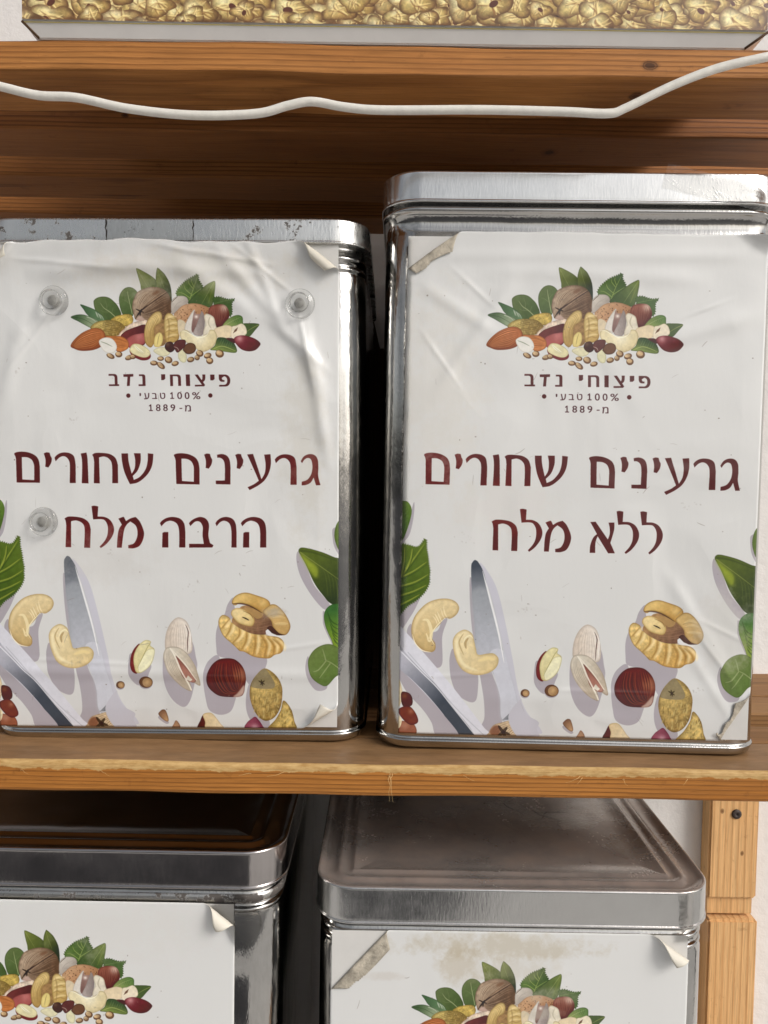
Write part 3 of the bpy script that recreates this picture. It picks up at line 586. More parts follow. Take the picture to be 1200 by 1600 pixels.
    cash([(134, 900), (140, 830), (170, 770), (230, 710), (300, 682), (370, 679), (420, 700), (440, 737), (425, 778), (385, 806), (345, 804), (318, 842), (272, 892), (266, 930), (287, 965), (286, 1005), (258, 1021), (200, 1002), (152, 952)],
         (218, 198, 152), ((200, 720), (220, 1000), (196, 168, 114)), (150, 120, 74), [(345, 806), (300, 850), (264, 900), (258, 930), (282, 975)])
    L(V, [(150, 910), (160, 840), (200, 770), (270, 710)], 26, (228, 210, 164), .5, 2, soft=5); fan(V, [(290, 850), (280, 820), (260, 800)], [(375, 800), (355, 770), (345, 715)], 5, 6, (238, 226, 190), .8, .2); L(V, [(205, 815), (240, 820), (262, 890), (250, 950), (230, 900)], 22, (232, 216, 170), .8, 2); L(V, [(140, 905), (160, 965), (205, 1010), (262, 1022)], 7, (240, 230, 200), .9, 2)
    cash([(399, 965), (410, 920), (440, 890), (480, 877), (522, 902), (536, 945), (548, 1000), (562, 1037), (620, 1030), (662, 1030), (692, 1062), (682, 1112), (640, 1148), (570, 1167), (500, 1157), (448, 1122), (414, 1052)],
         (228, 212, 170), ((430, 900), (600, 1160), (212, 190, 140)), (164, 136, 86), [(470, 960), (480, 930), (510, 915), (530, 935)])
    L(V, [(470, 900), (440, 960), (470, 1040)], 10, (176, 148, 98), .6, 2); L(V, [(485, 1000), (480, 960), (500, 930)], 16, (168, 138, 90), .7, 2); L(V, [(430, 930), (425, 1000), (470, 1100), (560, 1140)], 20, (238, 226, 186), .6, 2, soft=4); L(V, [(560, 1080), (620, 1060), (670, 1070)], 26, (232, 210, 150), .7, 2, soft=5)
    # --- middle
    V = 'B2'
    S(V, [(215, 540), (185, 640), (180, 780), (220, 870), (300, 928), (390, 860), (430, 780), (455, 680), (330, 600)], LILAC, nz=0)
    S(V, [(650, 480), (602, 600), (600, 850), (640, 1010), (720, 1132), (830, 1196), (905, 1130), (962, 960), (1012, 720), (1000, 600), (955, 400), (800, 300), (640, 380)], LILAC, nz=0)
    S(V, [(20, 990), (40, 1060), (110, 1180), (235, 1260), (215, 1340), (235, 1440), (0, 1440), (-120, 1200)], (186, 184, 192), nz=0)
    S(V, [(326, 428), (262, 480), (216, 570), (203, 670), (225, 752), (285, 782), (300, 700), (300, 540)], (122, 52, 52), rim=((84, 36, 38), 10, .6))
    S(V, [(252, 690), (245, 600), (272, 510), (330, 430), (400, 386), (462, 402), (455, 452), (503, 497), (492, 590), (452, 682), (392, 742), (320, 777), (272, 760)], (216, 208, 160), g=((300, 480), (460, 680), (202, 190, 134)), rim=((160, 148, 96), 10, .7))
    S(V, [(300, 740), (300, 680), (360, 580), (420, 500), (500, 500), (490, 590), (450, 680), (390, 740), (320, 772)], (224, 220, 184), rim=((170, 160, 110), 9, .7)); L(V, [(290, 720), (340, 620), (420, 470), (460, 420)], 8, (150, 138, 84), .7, 2)
    for (x, y, rx, ry) in [(75, 918, 52, 45), (385, 890, 82, 70)]:
        S(V, ell(x-4, y+14, rx, ry), LILAC, nz=0); S(V, ell(x, y, rx, ry), (112, 78, 58), rim=((70, 46, 36), 12, .6)); S(V, ell(x+rx*.2, y+ry*.05, rx*.72, ry*.78), (184, 152, 112), g=((x-rx, y), (x+rx, y), (150, 112, 74)), hi=[(x+rx*.2, y, rx*.4, (206, 172, 122), .7)])
    S(V, [(632, 430), (650, 310), (700, 200), (770, 130), (832, 122), (902, 168), (942, 260), (962, 400), (960, 510), (905, 560), (700, 520), (640, 500)], (208, 195, 180), g=((680, 350), (940, 300), (222, 214, 204)), rim=((168, 152, 138), 20, .7))
    fan(V, [(700, 500), (690, 330), (760, 170)], [(890, 520), (900, 380), (860, 170)], 7, 12, (168, 148, 128), .4, .2); L(V, [(888, 205), (918, 290), (906, 420), (902, 540)], 12, (84, 56, 50), .9, 2); L(V, [(915, 230), (945, 330), (930, 500)], 12, (236, 230, 224), .8, 2)
    S(V, [(606, 575), (640, 490), (700, 470), (792, 478), (872, 530), (942, 620), (1002, 735), (1042, 905), (1030, 944), (965, 905), (905, 850), (936, 1002), (840, 972), (740, 882), (660, 772), (618, 665)], (208, 200, 184), g=((640, 560), (800, 900), (184, 170, 150)), rim=((146, 130, 112), 16, .7))
    fan(V, [(640, 520), (660, 720), (860, 970)], [(700, 490), (790, 720), (920, 990)], 6, 10, (150, 134, 114), .5, .2); fan(V, [(720, 490), (860, 600), (1000, 800)], [(830, 510), (940, 640), (1010, 780)], 4, 8, (166, 152, 132), .5, .2)
    S(V, [(756, 585), (800, 622), (900, 742), (990, 862), (965, 905), (895, 885), (835, 832), (792, 705)], (146, 92, 80), g=((790, 620), (940, 880), (176, 128, 112)), rim=((92, 52, 46), 10, .6)); S(V, [(870, 860), (900, 815), (950, 870), (920, 890)], (214, 206, 190), sm=False)
    L(V, [(690, 485), (750, 590), (810, 740), (900, 920), (932, 1000)], 16, (226, 220, 206), .9, False); L(V, [(700, 490), (760, 560), (880, 700), (1000, 880)], 12, (222, 214, 198), .9, False)
    S(V, [(515, 1310), (530, 1345), (600, 1395), (632, 1395), (636, 1375), (560, 1300)], LILAC, nz=0)
    S(V, [(519, 1280), (545, 1240), (578, 1222), (612, 1240), (640, 1342), (622, 1372), (572, 1344)], (126, 88, 66), g=((560, 1240), (630, 1350), (196, 158, 114)), rim=((84, 56, 44), 12, .6))
    S(V, [(672, 1460), (700, 1400), (730, 1358), (772, 1412), (765, 1460)], (172, 134, 104), rim=((110, 76, 56), 10, .6))
    S(V, [(985, 1460), (1020, 1370), (1064, 1298), (1110, 1380), (1105, 1460)], (96, 46, 38), rim=((64, 30, 26), 12, .6)); S(V, [(1058, 1296), (1120, 1270), (1182, 1290), (1262, 1400), (1300, 1470), (1090, 1470), (1080, 1380)], (212, 190, 148), g=((1090, 1300), (1250, 1450), (222, 204, 168)), rim=((166, 138, 96), 12, .6))
    # --- walnut half, hazelnut, peanuts
    V = 'B3'
    S(V, [(385, 170), (320, 240), (280, 350), (215, 440), (180, 560), (180, 700), (198, 790), (330, 830), (440, 900), (490, 1060), (560, 1125), (650, 1000), (700, 930), (708, 800), (500, 600), (400, 300)], LILAC, nz=0)
    S(V, [(200, 790), (100, 832), (42, 930), (25, 1060), (45, 1250), (80, 1370), (190, 1421), (300, 1392), (352, 1300), (365, 1180), (250, 1000)], LILAC, nz=0)
    S(V, [(530, 1100), (490, 1180), (475, 1330), (500, 1450), (560, 1525), (690, 1575), (720, 1490), (600, 1300)], LILAC, nz=0)
    S(V, [(212, 440), (228, 380), (270, 353), (330, 380), (352, 430), (422, 470), (502, 520), (640, 550), (742, 582), (850, 600), (908, 650), (906, 722), (870, 772), (805, 790), (750, 824), (660, 822), (570, 802), (480, 752), (430, 742), (390, 702), (338, 652), (270, 590), (232, 520)],
      (220, 190, 122), g=((400, 500), (560, 800), (196, 156, 88)), rim=((138, 102, 54), 14, .7), nz=.16)
    for q in [((350, 440), (330, 520), (280, 590)), ((430, 480), (430, 580), (350, 660)), ((510, 530), (500, 640), (440, 740)), ((600, 560), (600, 680), (570, 800)), ((660, 570), (720, 680), (690, 820)), ((720, 590), (800, 690), (790, 790)), ((330, 400), (270, 470), (240, 500)), ((780, 610), (870, 690), (880, 760))]:
        L(V, q, 15, (150, 110, 56), .6, 2, soft=2); L(V, [(x+8, y) for x, y in q], 34, (172, 132, 70), .35, 2, soft=6); L(V, [(x+38, y-8) for x, y in q], 34, (238, 218, 166), .6, 2, soft=7)
    S(V, [(360, 430), (410, 330), (480, 260), (600, 270), (740, 340), (830, 420), (850, 560), (720, 570), (600, 565), (480, 520)], (164, 128, 88), g=((480, 300), (740, 530), (118, 86, 70)), nz=.14)
    S(V, [(480, 290), (600, 290), (700, 350), (640, 400), (560, 350)], (176, 142, 90), a=.8); fan(V, [(560, 420), (650, 400), (760, 380)], [(520, 520), (640, 530), (800, 500)], 5, 10, (160, 124, 98), .5, .3)
    S(V, [(366, 225), (390, 168), (450, 130), (530, 118), (640, 150), (742, 190), (780, 245), (760, 340), (700, 345), (640, 300), (560, 258), (460, 232), (400, 252)], (216, 184, 114), g=((500, 140), (640, 300), (188, 146, 78)), rim=((130, 94, 48), 14, .75), hi=[(700, 230, 50, (226, 196, 130), .7)])
    L(V, [(370, 235), (460, 235), (560, 262), (690, 340)], 16, (84, 58, 48), .8, 2)
    S(V, [(700, 330), (740, 280), (790, 248), (850, 258), (922, 330), (972, 420), (988, 490), (962, 552), (920, 580), (860, 562), (800, 490), (780, 420)], (206, 174, 114), g=((800, 280), (960, 540), (190, 154, 96)), rim=((132, 98, 54), 14, .75))
    fan(V, [(760, 350), (820, 320), (900, 330)], [(810, 480), (880, 490), (975, 480)], 3, 9, (146, 108, 62), .5, .2); fan(V, [(780, 330), (850, 300), (910, 330)], [(820, 470), (890, 470), (970, 470)], 3, 26, (232, 210, 154), .5, .3)
    S(V, [(735, 505), (780, 480), (862, 556), (925, 577), (840, 580), (770, 560)], (82, 58, 52), nz=.15)
    S(V, [(718, 530), (742, 512), (785, 556), (840, 580), (905, 588), (880, 606), (800, 586), (722, 566)], (214, 213, 212), nz=0, sm=False)
    S(V, [(352, 345), (370, 300), (430, 280), (512, 308), (592, 380), (602, 432), (572, 478), (510, 472), (430, 442), (380, 392)], (228, 206, 152), g=((400, 300), (540, 470), (214, 188, 126)), rim=((160, 124, 66), 12, .75)); L(V, [(470, 378), (510, 395), (545, 415)], 14, (52, 40, 34), .9, 2); L(V, [(480, 310), (560, 350), (590, 400)], 10, (120, 88, 50), .6, 2)
    S(V, [(61, 1030), (80, 960), (130, 880), (200, 830), (280, 817), (370, 830), (442, 890), (482, 970), (487, 1050), (472, 1120), (460, 1185), (420, 1227), (300, 1232), (190, 1217), (110, 1162), (68, 1100)], (112, 50, 40), g=((200, 860), (220, 1200), (98, 40, 34)), rim=((74, 32, 28), 22, .7), hi=[(420, 1000, 75, (172, 118, 90), .85)])
    fan(V, [(140, 880), (100, 1040), (200, 1200), (390, 1190)], [(400, 850), (440, 960), (440, 1060), (410, 1150)], 13, 15, (70, 28, 26), .65, .3); fan(V, [(180, 860), (150, 1040), (240, 1190), (390, 1190)], [(420, 870), (460, 960), (450, 1080), (410, 1150)], 10, 9, (162, 92, 70), .55, .3)
    S(V, [(385, 1195), (440, 1130), (466, 1110), (458, 1185), (415, 1228), (340, 1230)], (194, 166, 150), soft=6, a=.9)
    S(V, [(880, 1280), (932, 1320), (972, 1400), (992, 1500), (996, 1600), (700, 1600), (790, 1480), (850, 1380)], (192, 166, 98), rim=((126, 98, 50), 18, .75), nz=.25)
    S(V, [(524, 1150), (545, 1080), (600, 1000), (682, 933), (762, 960), (832, 1030), (872, 1130), (872, 1230), (852, 1340), (802, 1432), (740, 1482), (670, 1492), (600, 1442), (550, 1352), (522, 1240)], (190, 164, 98), g=((600, 1100), (780, 1400), (164, 134, 74)), rim=((118, 92, 50), 24, .75), nz=.25)
    r = random.Random(9)
    for _ in range(46):
        x, y = r.uniform(560, 850), r.uniform(1160, 1450)
        if ((x-700)/150)**2+((y-1280)/190)**2 < 1: L(V, [(x, y), (x+r.uniform(-30, 20), y+r.uniform(30, 70))], 13, r.choice([(202, 184, 122), (120, 96, 48), (194, 172, 106)]), .55, 2)
    for _ in range(16):
        x, y = r.uniform(860, 970), r.uniform(1360, 1540); L(V, [(x, y), (x+r.uniform(-30, 10), y+r.uniform(30, 60))], 12, r.choice([(202, 184, 122), (116, 92, 46)]), .55, 2)
    S(V, [(545, 1095), (600, 1002), (682, 935), (735, 975), (795, 1085), (782, 1142), (700, 1152), (562, 1135)], (136, 124, 96), a=.85, nz=.06)
    for q in [(620, 1060), (650, 1045), (690, 1060), (640, 1110), (665, 1120), (690, 1105)]: L(V, [(658, 1085), q], 16, (66, 56, 40), .8)
    S(V, [(458, 1575), (480, 1510), (530, 1470), (572, 1448), (612, 1490), (645, 1545), (648, 1585)], (154, 80, 98), g=((480, 1530), (640, 1540), (120, 54, 74)), rim=((96, 40, 58), 10, .6), hi=[(560, 1560, 40, (226, 190, 196), .6)])
    # --- leaves on the right edge
    V = 'B4'
    S(V, [(392, 240), (388, 300), (400, 370), (450, 450), (480, 420), (440, 250)], LILAC, nz=0)
    S(V, [(150, 390), (136, 450), (160, 560), (230, 690), (312, 784), (350, 750), (250, 620), (200, 480)], LILAC, nz=0)
    S(V, [(312, 800), (300, 850), (305, 900), (340, 985), (380, 1060), (390, 1000)], LILAC, nz=0)
    S(V, [(190, 1100), (168, 1180), (190, 1272), (240, 1332), (310, 1318), (300, 1240), (210, 1200)], LILAC, nz=0)
    S(V, [(400, 290), (410, 230), (432, 190), (470, 160), (520, 160), (520, 430), (470, 410), (430, 390), (410, 345)], (88, 124, 64), rim=((56, 84, 44), 5, .5))
    S(V, [(152, 385), (175, 364), (240, 375), (320, 400), (400, 435), (520, 480), (520, 790), (370, 752), (310, 692), (250, 602), (200, 482), (168, 420)], (86, 116, 54), g=((220, 420), (420, 680), (54, 78, 46)), rim=((46, 66, 38), 5, .5))
    S(V, [(158, 400), (210, 440), (275, 500), (268, 570), (225, 525), (190, 460)], (146, 176, 62), soft=10, a=.8); L(V, [(160, 392), (280, 480), (440, 600)], 7, (130, 150, 80), .7); fan(V, [(300, 500), (320, 560), (330, 690)], [(430, 590), (440, 640), (440, 730)], 5, 7, (84, 112, 64), .6); L(V, [(160, 385), (260, 400), (440, 470)], 16, (66, 92, 42), .6)
    S(V, [(308, 840), (320, 790), (360, 755), (420, 748), (520, 760), (520, 1090), (390, 1062), (350, 985), (318, 905)], (58, 116, 62), g=((380, 790), (400, 1000), (116, 158, 56)), rim=((46, 86, 44), 5, .5))
    fan(V, [(330, 790), (360, 860), (420, 890)], [(370, 1000), (390, 1030), (430, 1060)], 6, 8, (44, 84, 40), .65, .2)
    S(V, [(188, 1170), (195, 1110), (240, 1052), (310, 1021), (372, 1030), (420, 1080), (430, 1200), (370, 1244), (310, 1302), (258, 1287), (208, 1240)], (102, 136, 76), g=((220, 1080), (380, 1260), (84, 124, 62)), rim=((66, 96, 54), 6, .6))
    for q in [((410, 1195), (350, 1150), (310, 1130)), ((310, 1130), (300, 1090), (290, 1050)), ((312, 1132), (260, 1190), (220, 1205)), ((340, 1150), (300, 1200), (260, 1250))]: L(V, q, 8, (144, 170, 118), .7)

def T(view, pts, holes=None, dx=0, dy=0, sxx=1):
    f = lambda Q: [((x-pts[0][0])*sxx+pts[0][0]+dx, y+dy) for x, y in Q]
    S(view, f(pts), MAROON, sm=False, nz=.04, holes=[f(h) for h in holes or []])
def sm_(pts, n=5): return [tuple(p) for p in pts]
def curve(*segs):
    """each seg: list of points; len>2 -> smooth, joined in order"""
    out = []
    for s_ in segs:
        out += [tuple(p) for p in (catmull(s_, False, 6) if len(s_) > 2 else s_)]
    return out
def draw_headline():
    V = 'T1'
    memO = curve([(46, 110), (42, 90), (35, 75), (38, 66)], [(38, 66), (60, 59), (100, 57), (150, 66), (195, 90), (216, 125), (222, 175)], [(222, 175), (218, 288)], [(218, 288), (45, 284)]); memI = curve([(90, 97), (130, 99), (163, 117), (178, 150), (180, 180)], [(180, 180), (176, 268)], [(176, 268), (88, 262)])
    T(V, memO, [memI])
    yod = curve([(255, 72), (275, 64), (298, 67)], [(298, 67), (304, 90), (313, 112), (306, 145), (285, 176)], [(285, 176), (262, 170)], [(262, 170), (266, 135), (264, 105), (255, 72)])
    T(V, yod)
    resh = curve([(334, 105), (348, 88), (375, 72), (410, 66), (452, 74), (480, 100), (489, 160)], [(489, 160), (485, 293)], [(485, 293), (440, 293)], [(440, 293), (446, 160), (434, 115), (405, 94), (372, 102), (341, 131)])
    T(V, resh)
    vav = curve([(530, 76), (572, 69)], [(572, 69), (579, 120), (580, 297)], [(580, 297), (530, 295)], [(530, 295), (537, 180), (537, 120), (530, 76)])
    T(V, vav)
    het = curve([(628, 140), (624, 105), (615, 86)], [(615, 86), (640, 73), (700, 74), (750, 84), (788, 113), (804, 165)], [(804, 165), (800, 298)], [(800, 298), (757, 298)], [(757, 298), (760, 165), (742, 120), (705, 100), (665, 106)], [(665, 106), (664, 298)], [(664, 298), (620, 296)])
    T(V, het)
    shin = curve([(833, 79), (882, 79)], [(882, 79), (885, 140), (904, 230)], [(904, 230), (928, 190), (934, 130), (926, 78)], [(926, 78), (976, 79)], [(976, 79), (974, 140), (950, 205), (911, 246)], [(911, 246), (918, 276)], [(918, 276), (965, 252), (1008, 200), (1026, 140), (1030, 80)], [(1030, 80), (1071, 85)], [(1071, 85), (1060, 165), (1030, 225), (985, 270), (940, 297), (888, 306)], [(888, 306), (852, 220), (836, 140), (833, 79)])
    T(V, shin)
    V = 'T2'
    memp = lambda P: [((x-35)*1.0+70, (y-57)*1.0+82+(x-35)*.012) for x, y in P]
    T(V, memp(memO), [memp(memI)])
    yp = lambda P, x0, y0: [(x-255+x0, y-64+y0) for x, y in P]
    T(V, yp(yod, 296, 87)); T(V, yp(yod, 528, 92))
    nun = curve([(392, 97), (430, 92), (466, 106), (484, 138), (489, 190)], [(489, 190), (483, 318)], [(483, 318), (375, 314)], [(375, 314), (375, 288)], [(375, 288), (443, 288)], [(443, 288), (447, 180), (438, 138), (416, 120), (393, 119)])
    T(V, nun)
    ayin = curve([(617, 97), (661, 94)], [(661, 94), (690, 190), (717, 282)], [(717, 282), (744, 235), (752, 170), (744, 100)], [(744, 100), (791, 97)], [(791, 97), (792, 165), (776, 230), (742, 287), (690, 328), (625, 361)], [(625, 361), (611, 340)], [(611, 340), (660, 318), (697, 293)], [(697, 293), (660, 200), (617, 97)])
    T(V, ayin)
    T(V, [((x-334)*1.04+822, y-66+99) for x, y in resh])
    gimel = curve([(1016, 152), (1040, 117), (1080, 100), (1120, 107), (1143, 140), (1146, 200), (1142, 260), (1157, 331)], [(1157, 331), (1124, 332)], [(1124, 332), (1108, 274)], [(1108, 274), (1085, 310), (1050, 328), (1016, 331)], [(1016, 331), (1018, 304)], [(1018, 304), (1062, 288), (1092, 245), (1102, 190), (1094, 142), (1070, 128), (1045, 140), (1025, 166)])
    T(V, gimel)
    global MLH
    het3 = curve([(44, 170), (40, 140), (33, 124)], [(33, 124), (58, 112), (105, 113), (155, 124), (190, 152), (202, 195)], [(202, 195), (198, 314)], [(198, 314), (159, 313)], [(159, 313), (163, 195), (148, 155), (110, 137), (75, 142)], [(75, 142), (75, 310)], [(75, 310), (39, 309)])
    lamed = curve([(216, 44), (234, 41), (259, 46)], [(259, 46), (255, 112)], [(255, 112), (300, 115), (338, 138), (360, 185), (352, 235), (315, 288), (275, 319)], [(275, 319), (267, 309)], [(267, 309), (300, 272), (318, 230), (320, 175), (302, 138), (275, 129), (226, 131)])
    mem = curve([(381, 130), (410, 119), (418, 121)], [(418, 121), (430, 146)], [(430, 146), (460, 128), (492, 119)], [(492, 119), (520, 150), (545, 213), (541, 260), (517, 305), (480, 321), (444, 321)], [(444, 321), (444, 301)], [(444, 301), (480, 290), (501, 250), (503, 205), (490, 172), (458, 148)], [(458, 148), (432, 172), (415, 215), (402, 318)], [(402, 318), (371, 317)], [(371, 317), (375, 250), (384, 200), (403, 168)])
    MLH = (het3, lamed, mem)
def draw_second(kind):
    het3, lamed, mem = MLH
    if kind == 'without':
        for g_ in MLH: T('T3', g_)
        al = curve([(671, 127), (705, 125)], [(705, 125), (784, 240)], [(784, 240), (796, 205), (796, 165), (789, 131)], [(789, 131), (826, 130)], [(826, 130), (824, 180), (800, 262)], [(800, 262), (829, 329)], [(829, 329), (786, 329)], [(786, 329), (718, 218)], [(718, 218), (704, 260), (702, 326)], [(702, 326), (667, 326)], [(667, 326), (671, 275), (690, 228), (714, 205)])
        T('T3', al)
        for x0, y0 in ((841, 55), (994, 58)): T('T3', [(x-216+x0, y-41+y0) for x, y in lamed])
    else:
        k = 3.5294/4.138
        for g_, (x0, y0), (rx, ry) in zip(MLH, ((41, 78), (190, 18), (329, 80)), ((33, 112), (216, 41), (371, 119))):
            T('T4', [((x-rx)*k+x0, (y-ry)*k*(1.0 if rx != 216 else .985)+y0) for x, y in g_])
        roof = curve([(566, 115), (578, 100), (605, 85), (640, 80), (678, 90), (700, 118), (706, 165)], [(706, 165), (706, 248)], [(706, 248), (672, 248)], [(672, 248), (672, 160), (660, 118), (628, 101), (598, 108), (574, 131)])
        leg = [(580, 168), (590, 163), (612, 163), (612, 248), (578, 248)]
        for dx in (0, 446): T('T4', [(x+dx, y) for x, y in roof]); T('T4', [(x+dx, y) for x, y in leg])
        bet = curve([(726, 115), (738, 101), (762, 87), (790, 80), (820, 91), (836, 122), (833, 180), (842, 224)], [(842, 224), (861, 235)], [(861, 235), (855, 248)], [(855, 248), (727, 249)], [(727, 249), (727, 228)], [(727, 228), (808, 228)], [(808, 228), (801, 180), (802, 135), (786, 107), (760, 106), (734, 130)])
        T('T4', bet)
        T('T4', [((x-566)*.83+872, y) for x, y in roof])
def glyph_tris(s_, spacing=1.0):
    cu = bpy.data.curves.new('glyphs', 'FONT'); cu.body = s_; cu.space_character = spacing; cu.resolution_u = 6
    o = bpy.data.objects.new('glyphs', cu); COL.objects.link(o)
    bpy.context.view_layer.update()
    ev = o.evaluated_get(bpy.context.evaluated_depsgraph_get()); me = ev.to_mesh(); me.calc_loop_triangles()
    V = np.array([v.co[:2] for v in me.vertices]); Tt = [tuple(t.vertices) for t in me.loop_triangles]
    ev.to_mesh_clear(); bpy.data.objects.remove(o); bpy.data.curves.remove(cu)
    return V, Tt
def text_in(s_, view, box, col, bold=0):
    """letters fitted into box = (x0, y_top, x1, y_base) of a view"""
    V, Tt = glyph_tris(s_)
    if len(V) == 0: return
    mn, mx = V.min(0), V.max(0)
    x0, y0, x1, y1 = box
    P = np.stack([x0+(V[:, 0]-mn[0])/(mx[0]-mn[0])*(x1-x0), y1-(V[:, 1]-mn[1])/(mx[1]-mn[1])*(y1-y0)], -1)
    Q = tm(view, P)
    pad = 4; a0 = np.floor(Q.min(0)).astype(int)-pad; a1 = np.ceil(Q.max(0)).astype(int)+pad
    acc = np.zeros((a1[1]-a0[1], a1[0]-a0[0]), np.float32)
    for t in Tt:
        k = CV.mask([Q[list(t)]], pad=1)
        if k is None: continue
        m, bx0, by0, bx1, by1 = k
        acc[by0-a0[1]:by1-a0[1], bx0-a0[0]:bx1-a0[0]] += m
    acc = np.clip(acc, 0, 1)
    if bold:
        n = int(bold); ac2 = acc.copy()
        for d in range(1, n+1):
            ac2[:, d:] = np.maximum(ac2[:, d:], acc[:, :-d])
        acc = ac2
    A = CV.a[a0[1]:a1[1], a0[0]:a1[0]]; A[:] = A*(1-acc[..., None])+np.asarray(col, np.float32)*acc[..., None]
def draw_small():
    c = (92, 44, 50)
    S('T5', [(180, 56), (268, 54), (268, 76), (240, 78), (234, 158), (208, 158), (216, 78), (181, 78)], c, sm=False, nz=0)
    for x_, y_, k_ in ((588, 218, 1.0), (396, 322, 1.0)):
        S('T5', [(x_+14, y_), (x_+22, y_), (x_+22, y_+50), (x_+34, y_+50), (x_+34, y_+58), (x_, y_+58), (x_, y_+50), (x_+12, y_+50), (x_+12, y_+13), (x_+2, y_+18), (x_, y_+11)], (84, 52, 56), sm=False, nz=0)
    for ch, b in [('ב', (50, 52, 130, 157)), ('נ', (312, 58, 364, 160)), ('י', (514, 60, 540, 110)), ('ח', (592, 63, 678, 163)),
                  ('ו', (732, 64, 758, 165)), ('צ', (810, 66, 895, 170)), ('י', (948, 68, 976, 118)), ('פ', (1024, 68, 1114, 173))]:
        text_in(ch, 'T5', b, c, 4)
    for x, y in ((218, 243), (943, 250)): S('T5', ell(x, y, 19, 19), c, nz=0)
    c2 = (84, 52, 56)
    for ch, b in [('י', (317, 222, 328, 248)), ('ע', (356, 222, 402, 276)), ('ב', (428, 223, 470, 274)), ('ט', (498, 222, 542, 275)), ('0', (650, 218, 690, 278)), ('0', (716, 219, 756, 279)), ('%', (782, 220, 852, 281)),
                  ('8', (458, 322, 496, 381)), ('8', (522, 323, 560, 382)), ('9', (587, 324, 626, 383)), ('-', (666, 356, 688, 364)), ('מ', (714, 332, 764, 387))]:
        text_in(ch, 'T5', b, c2, 1)

def finish(cv, dirt=None, seed=0):
    A = cv.a.copy(); h, w_ = A.shape[:2]
    if dirt: A = dirt(A, h, w_)
    gm_ = np.clip((A[..., 1]-np.maximum(A[..., 0], A[..., 2]))/30, 0, 1); A = A.copy(); A[..., 0] += gm_*9; A[..., 1] -= gm_*7; A[..., 2] -= gm_*4
    P_ = s2l(PAPER); g_ = A.mean(-1, keepdims=True); A = g_+(A-g_)*.88; Lr = P_*1.17*(s2l(np.clip(A, 0, 255))/P_)**1.07; Lr = np.maximum(Lr-.030*(1-Lr/(P_*1.17)), .004)
    Lr = np.clip(Lr, 0, 1)
    Sr = np.where(Lr <= .0031308, Lr*12.92, 1.055*Lr**(1/2.4)-.055)
    return Sr.astype(np.float32)
def to_image(name, rgb):
    h, w_ = rgb.shape[:2]
    im = bpy.data.images.new(name, w_, h, alpha=False)
    px = np.ones((h, w_, 4), np.float32); px[..., :3] = rgb[::-1]
    im.pixels.foreach_set(px.ravel()); im.update(); im.pack()
    return im
CV = Canvas(IW, IH, PAPER)
draw_bottom(); draw_cluster(); draw_small(); draw_headline()
_base = CV
CV = _base.copy(); draw_second('without'); ART_WITHOUT = CV
CV = _base.copy(); draw_second('plenty'); ART_PLENTY = CV
def stains(blobs, scuff, seed):
    def f(A, h, w_):
        yy, xx = np.mgrid[0:h, 0:w_].astype(np.float32)/PX
        n = .5*vnoise(h, w_, 40, seed)+.3*vnoise(h, w_, 14, seed+1)+.2*vnoise(h, w_, 5, seed+2)
        for (x, y, rx, ry, col, st) in blobs:
            d = ((xx-x)/rx)**2+((yy-y)/ry)**2
            e = np.clip(.9*(1.2-d)-(.5-n)*1.6, 0, 1)**1.3*st
            A = A*(1-e[..., None])+np.asarray(col, np.float32)*e[..., None]
        r = random.Random(seed)
        global CV
        keep = CV; CV = Canvas(1, 1, (0, 0, 0)); CV.a = A.astype(np.float32); CV.h, CV.w = h, w_
        for _ in range(scuff):
            x, y = r.uniform(5, 205), r.uniform(15, 290)
            if r.random() < .6: S('MM', ell(x, y, r.uniform(.15, .55), r.uniform(.15, .5), 0, 7), (120, 108, 98), nz=0, a=r.uniform(.3, .8))
            else:
                an = r.uniform(0, 3.1); ln = r.uniform(1.5, 7)
                L('MM', [(x, y), (x+ln*math.cos(an)*.5, y+ln*math.sin(an)*.5+r.uniform(-.6, .6)), (x+ln*math.cos(an), y+ln*math.sin(an))], r.uniform(.15, .4), (140, 130, 122), r.uniform(.3, .7), 2)
        for _ in range(5):
            x, y = r.uniform(15, 195), r.uniform(60, 280)
            for _ in range(9): S('MM', ell(x+r.gauss(0, 2.4), y+r.gauss(0, 1.6), r.uniform(.2, .7), r.uniform(.15, .4), r.uniform(0, 90), 7), (140, 130, 120), nz=0, a=r.uniform(.15, .45), soft=.1)
        A = CV.a; CV = keep
        return A
    return f

def print_mat(name, img, crease_scale=26, crease=.5, coat=.6):
    b = MB(name); uvn = b.n('ShaderNodeUVMap'); tx = b.n('ShaderNodeTexImage'); tx.image = img; tx.interpolation = 'Cubic'; tx.extension = 'EXTEND'
    b.l(uvn.outputs[0], tx.inputs[0])
    tc = b.n('ShaderNodeTexCoord'); v = tc.outputs['Object']
    b.l(tx.outputs['Color'], b.p.inputs['Base Color'])
    b.set(Roughness=.38); b.p.inputs['Specular IOR Level'].default_value = .5
    b.p.inputs['Coat Weight'].default_value = coat; b.p.inputs['Coat Roughness'].default_value = .11
    n1 = b.noise(b.mapv(v, (1, 1, 1)), crease_scale*.55, 2.5, .45, .5); n2 = b.noise(b.mapv(v, (2.2, 1, .7)), 130, 3, .6)
    ri = b.math('ABSOLUTE', b.math('SUBTRACT', n1, .5))
    h = b.math('ADD', b.math('MULTIPLY', n1, 1.0), b.math('ADD', b.math('MULTIPLY', ri, -.5), b.math('MULTIPLY', n2, .025)))
    bp = b.bump(h, crease, .0055); b.l(bp.outputs[0], b.p.inputs['Normal']); b.l(bp.outputs[0], b.p.inputs['Coat Normal'])
    return b.m

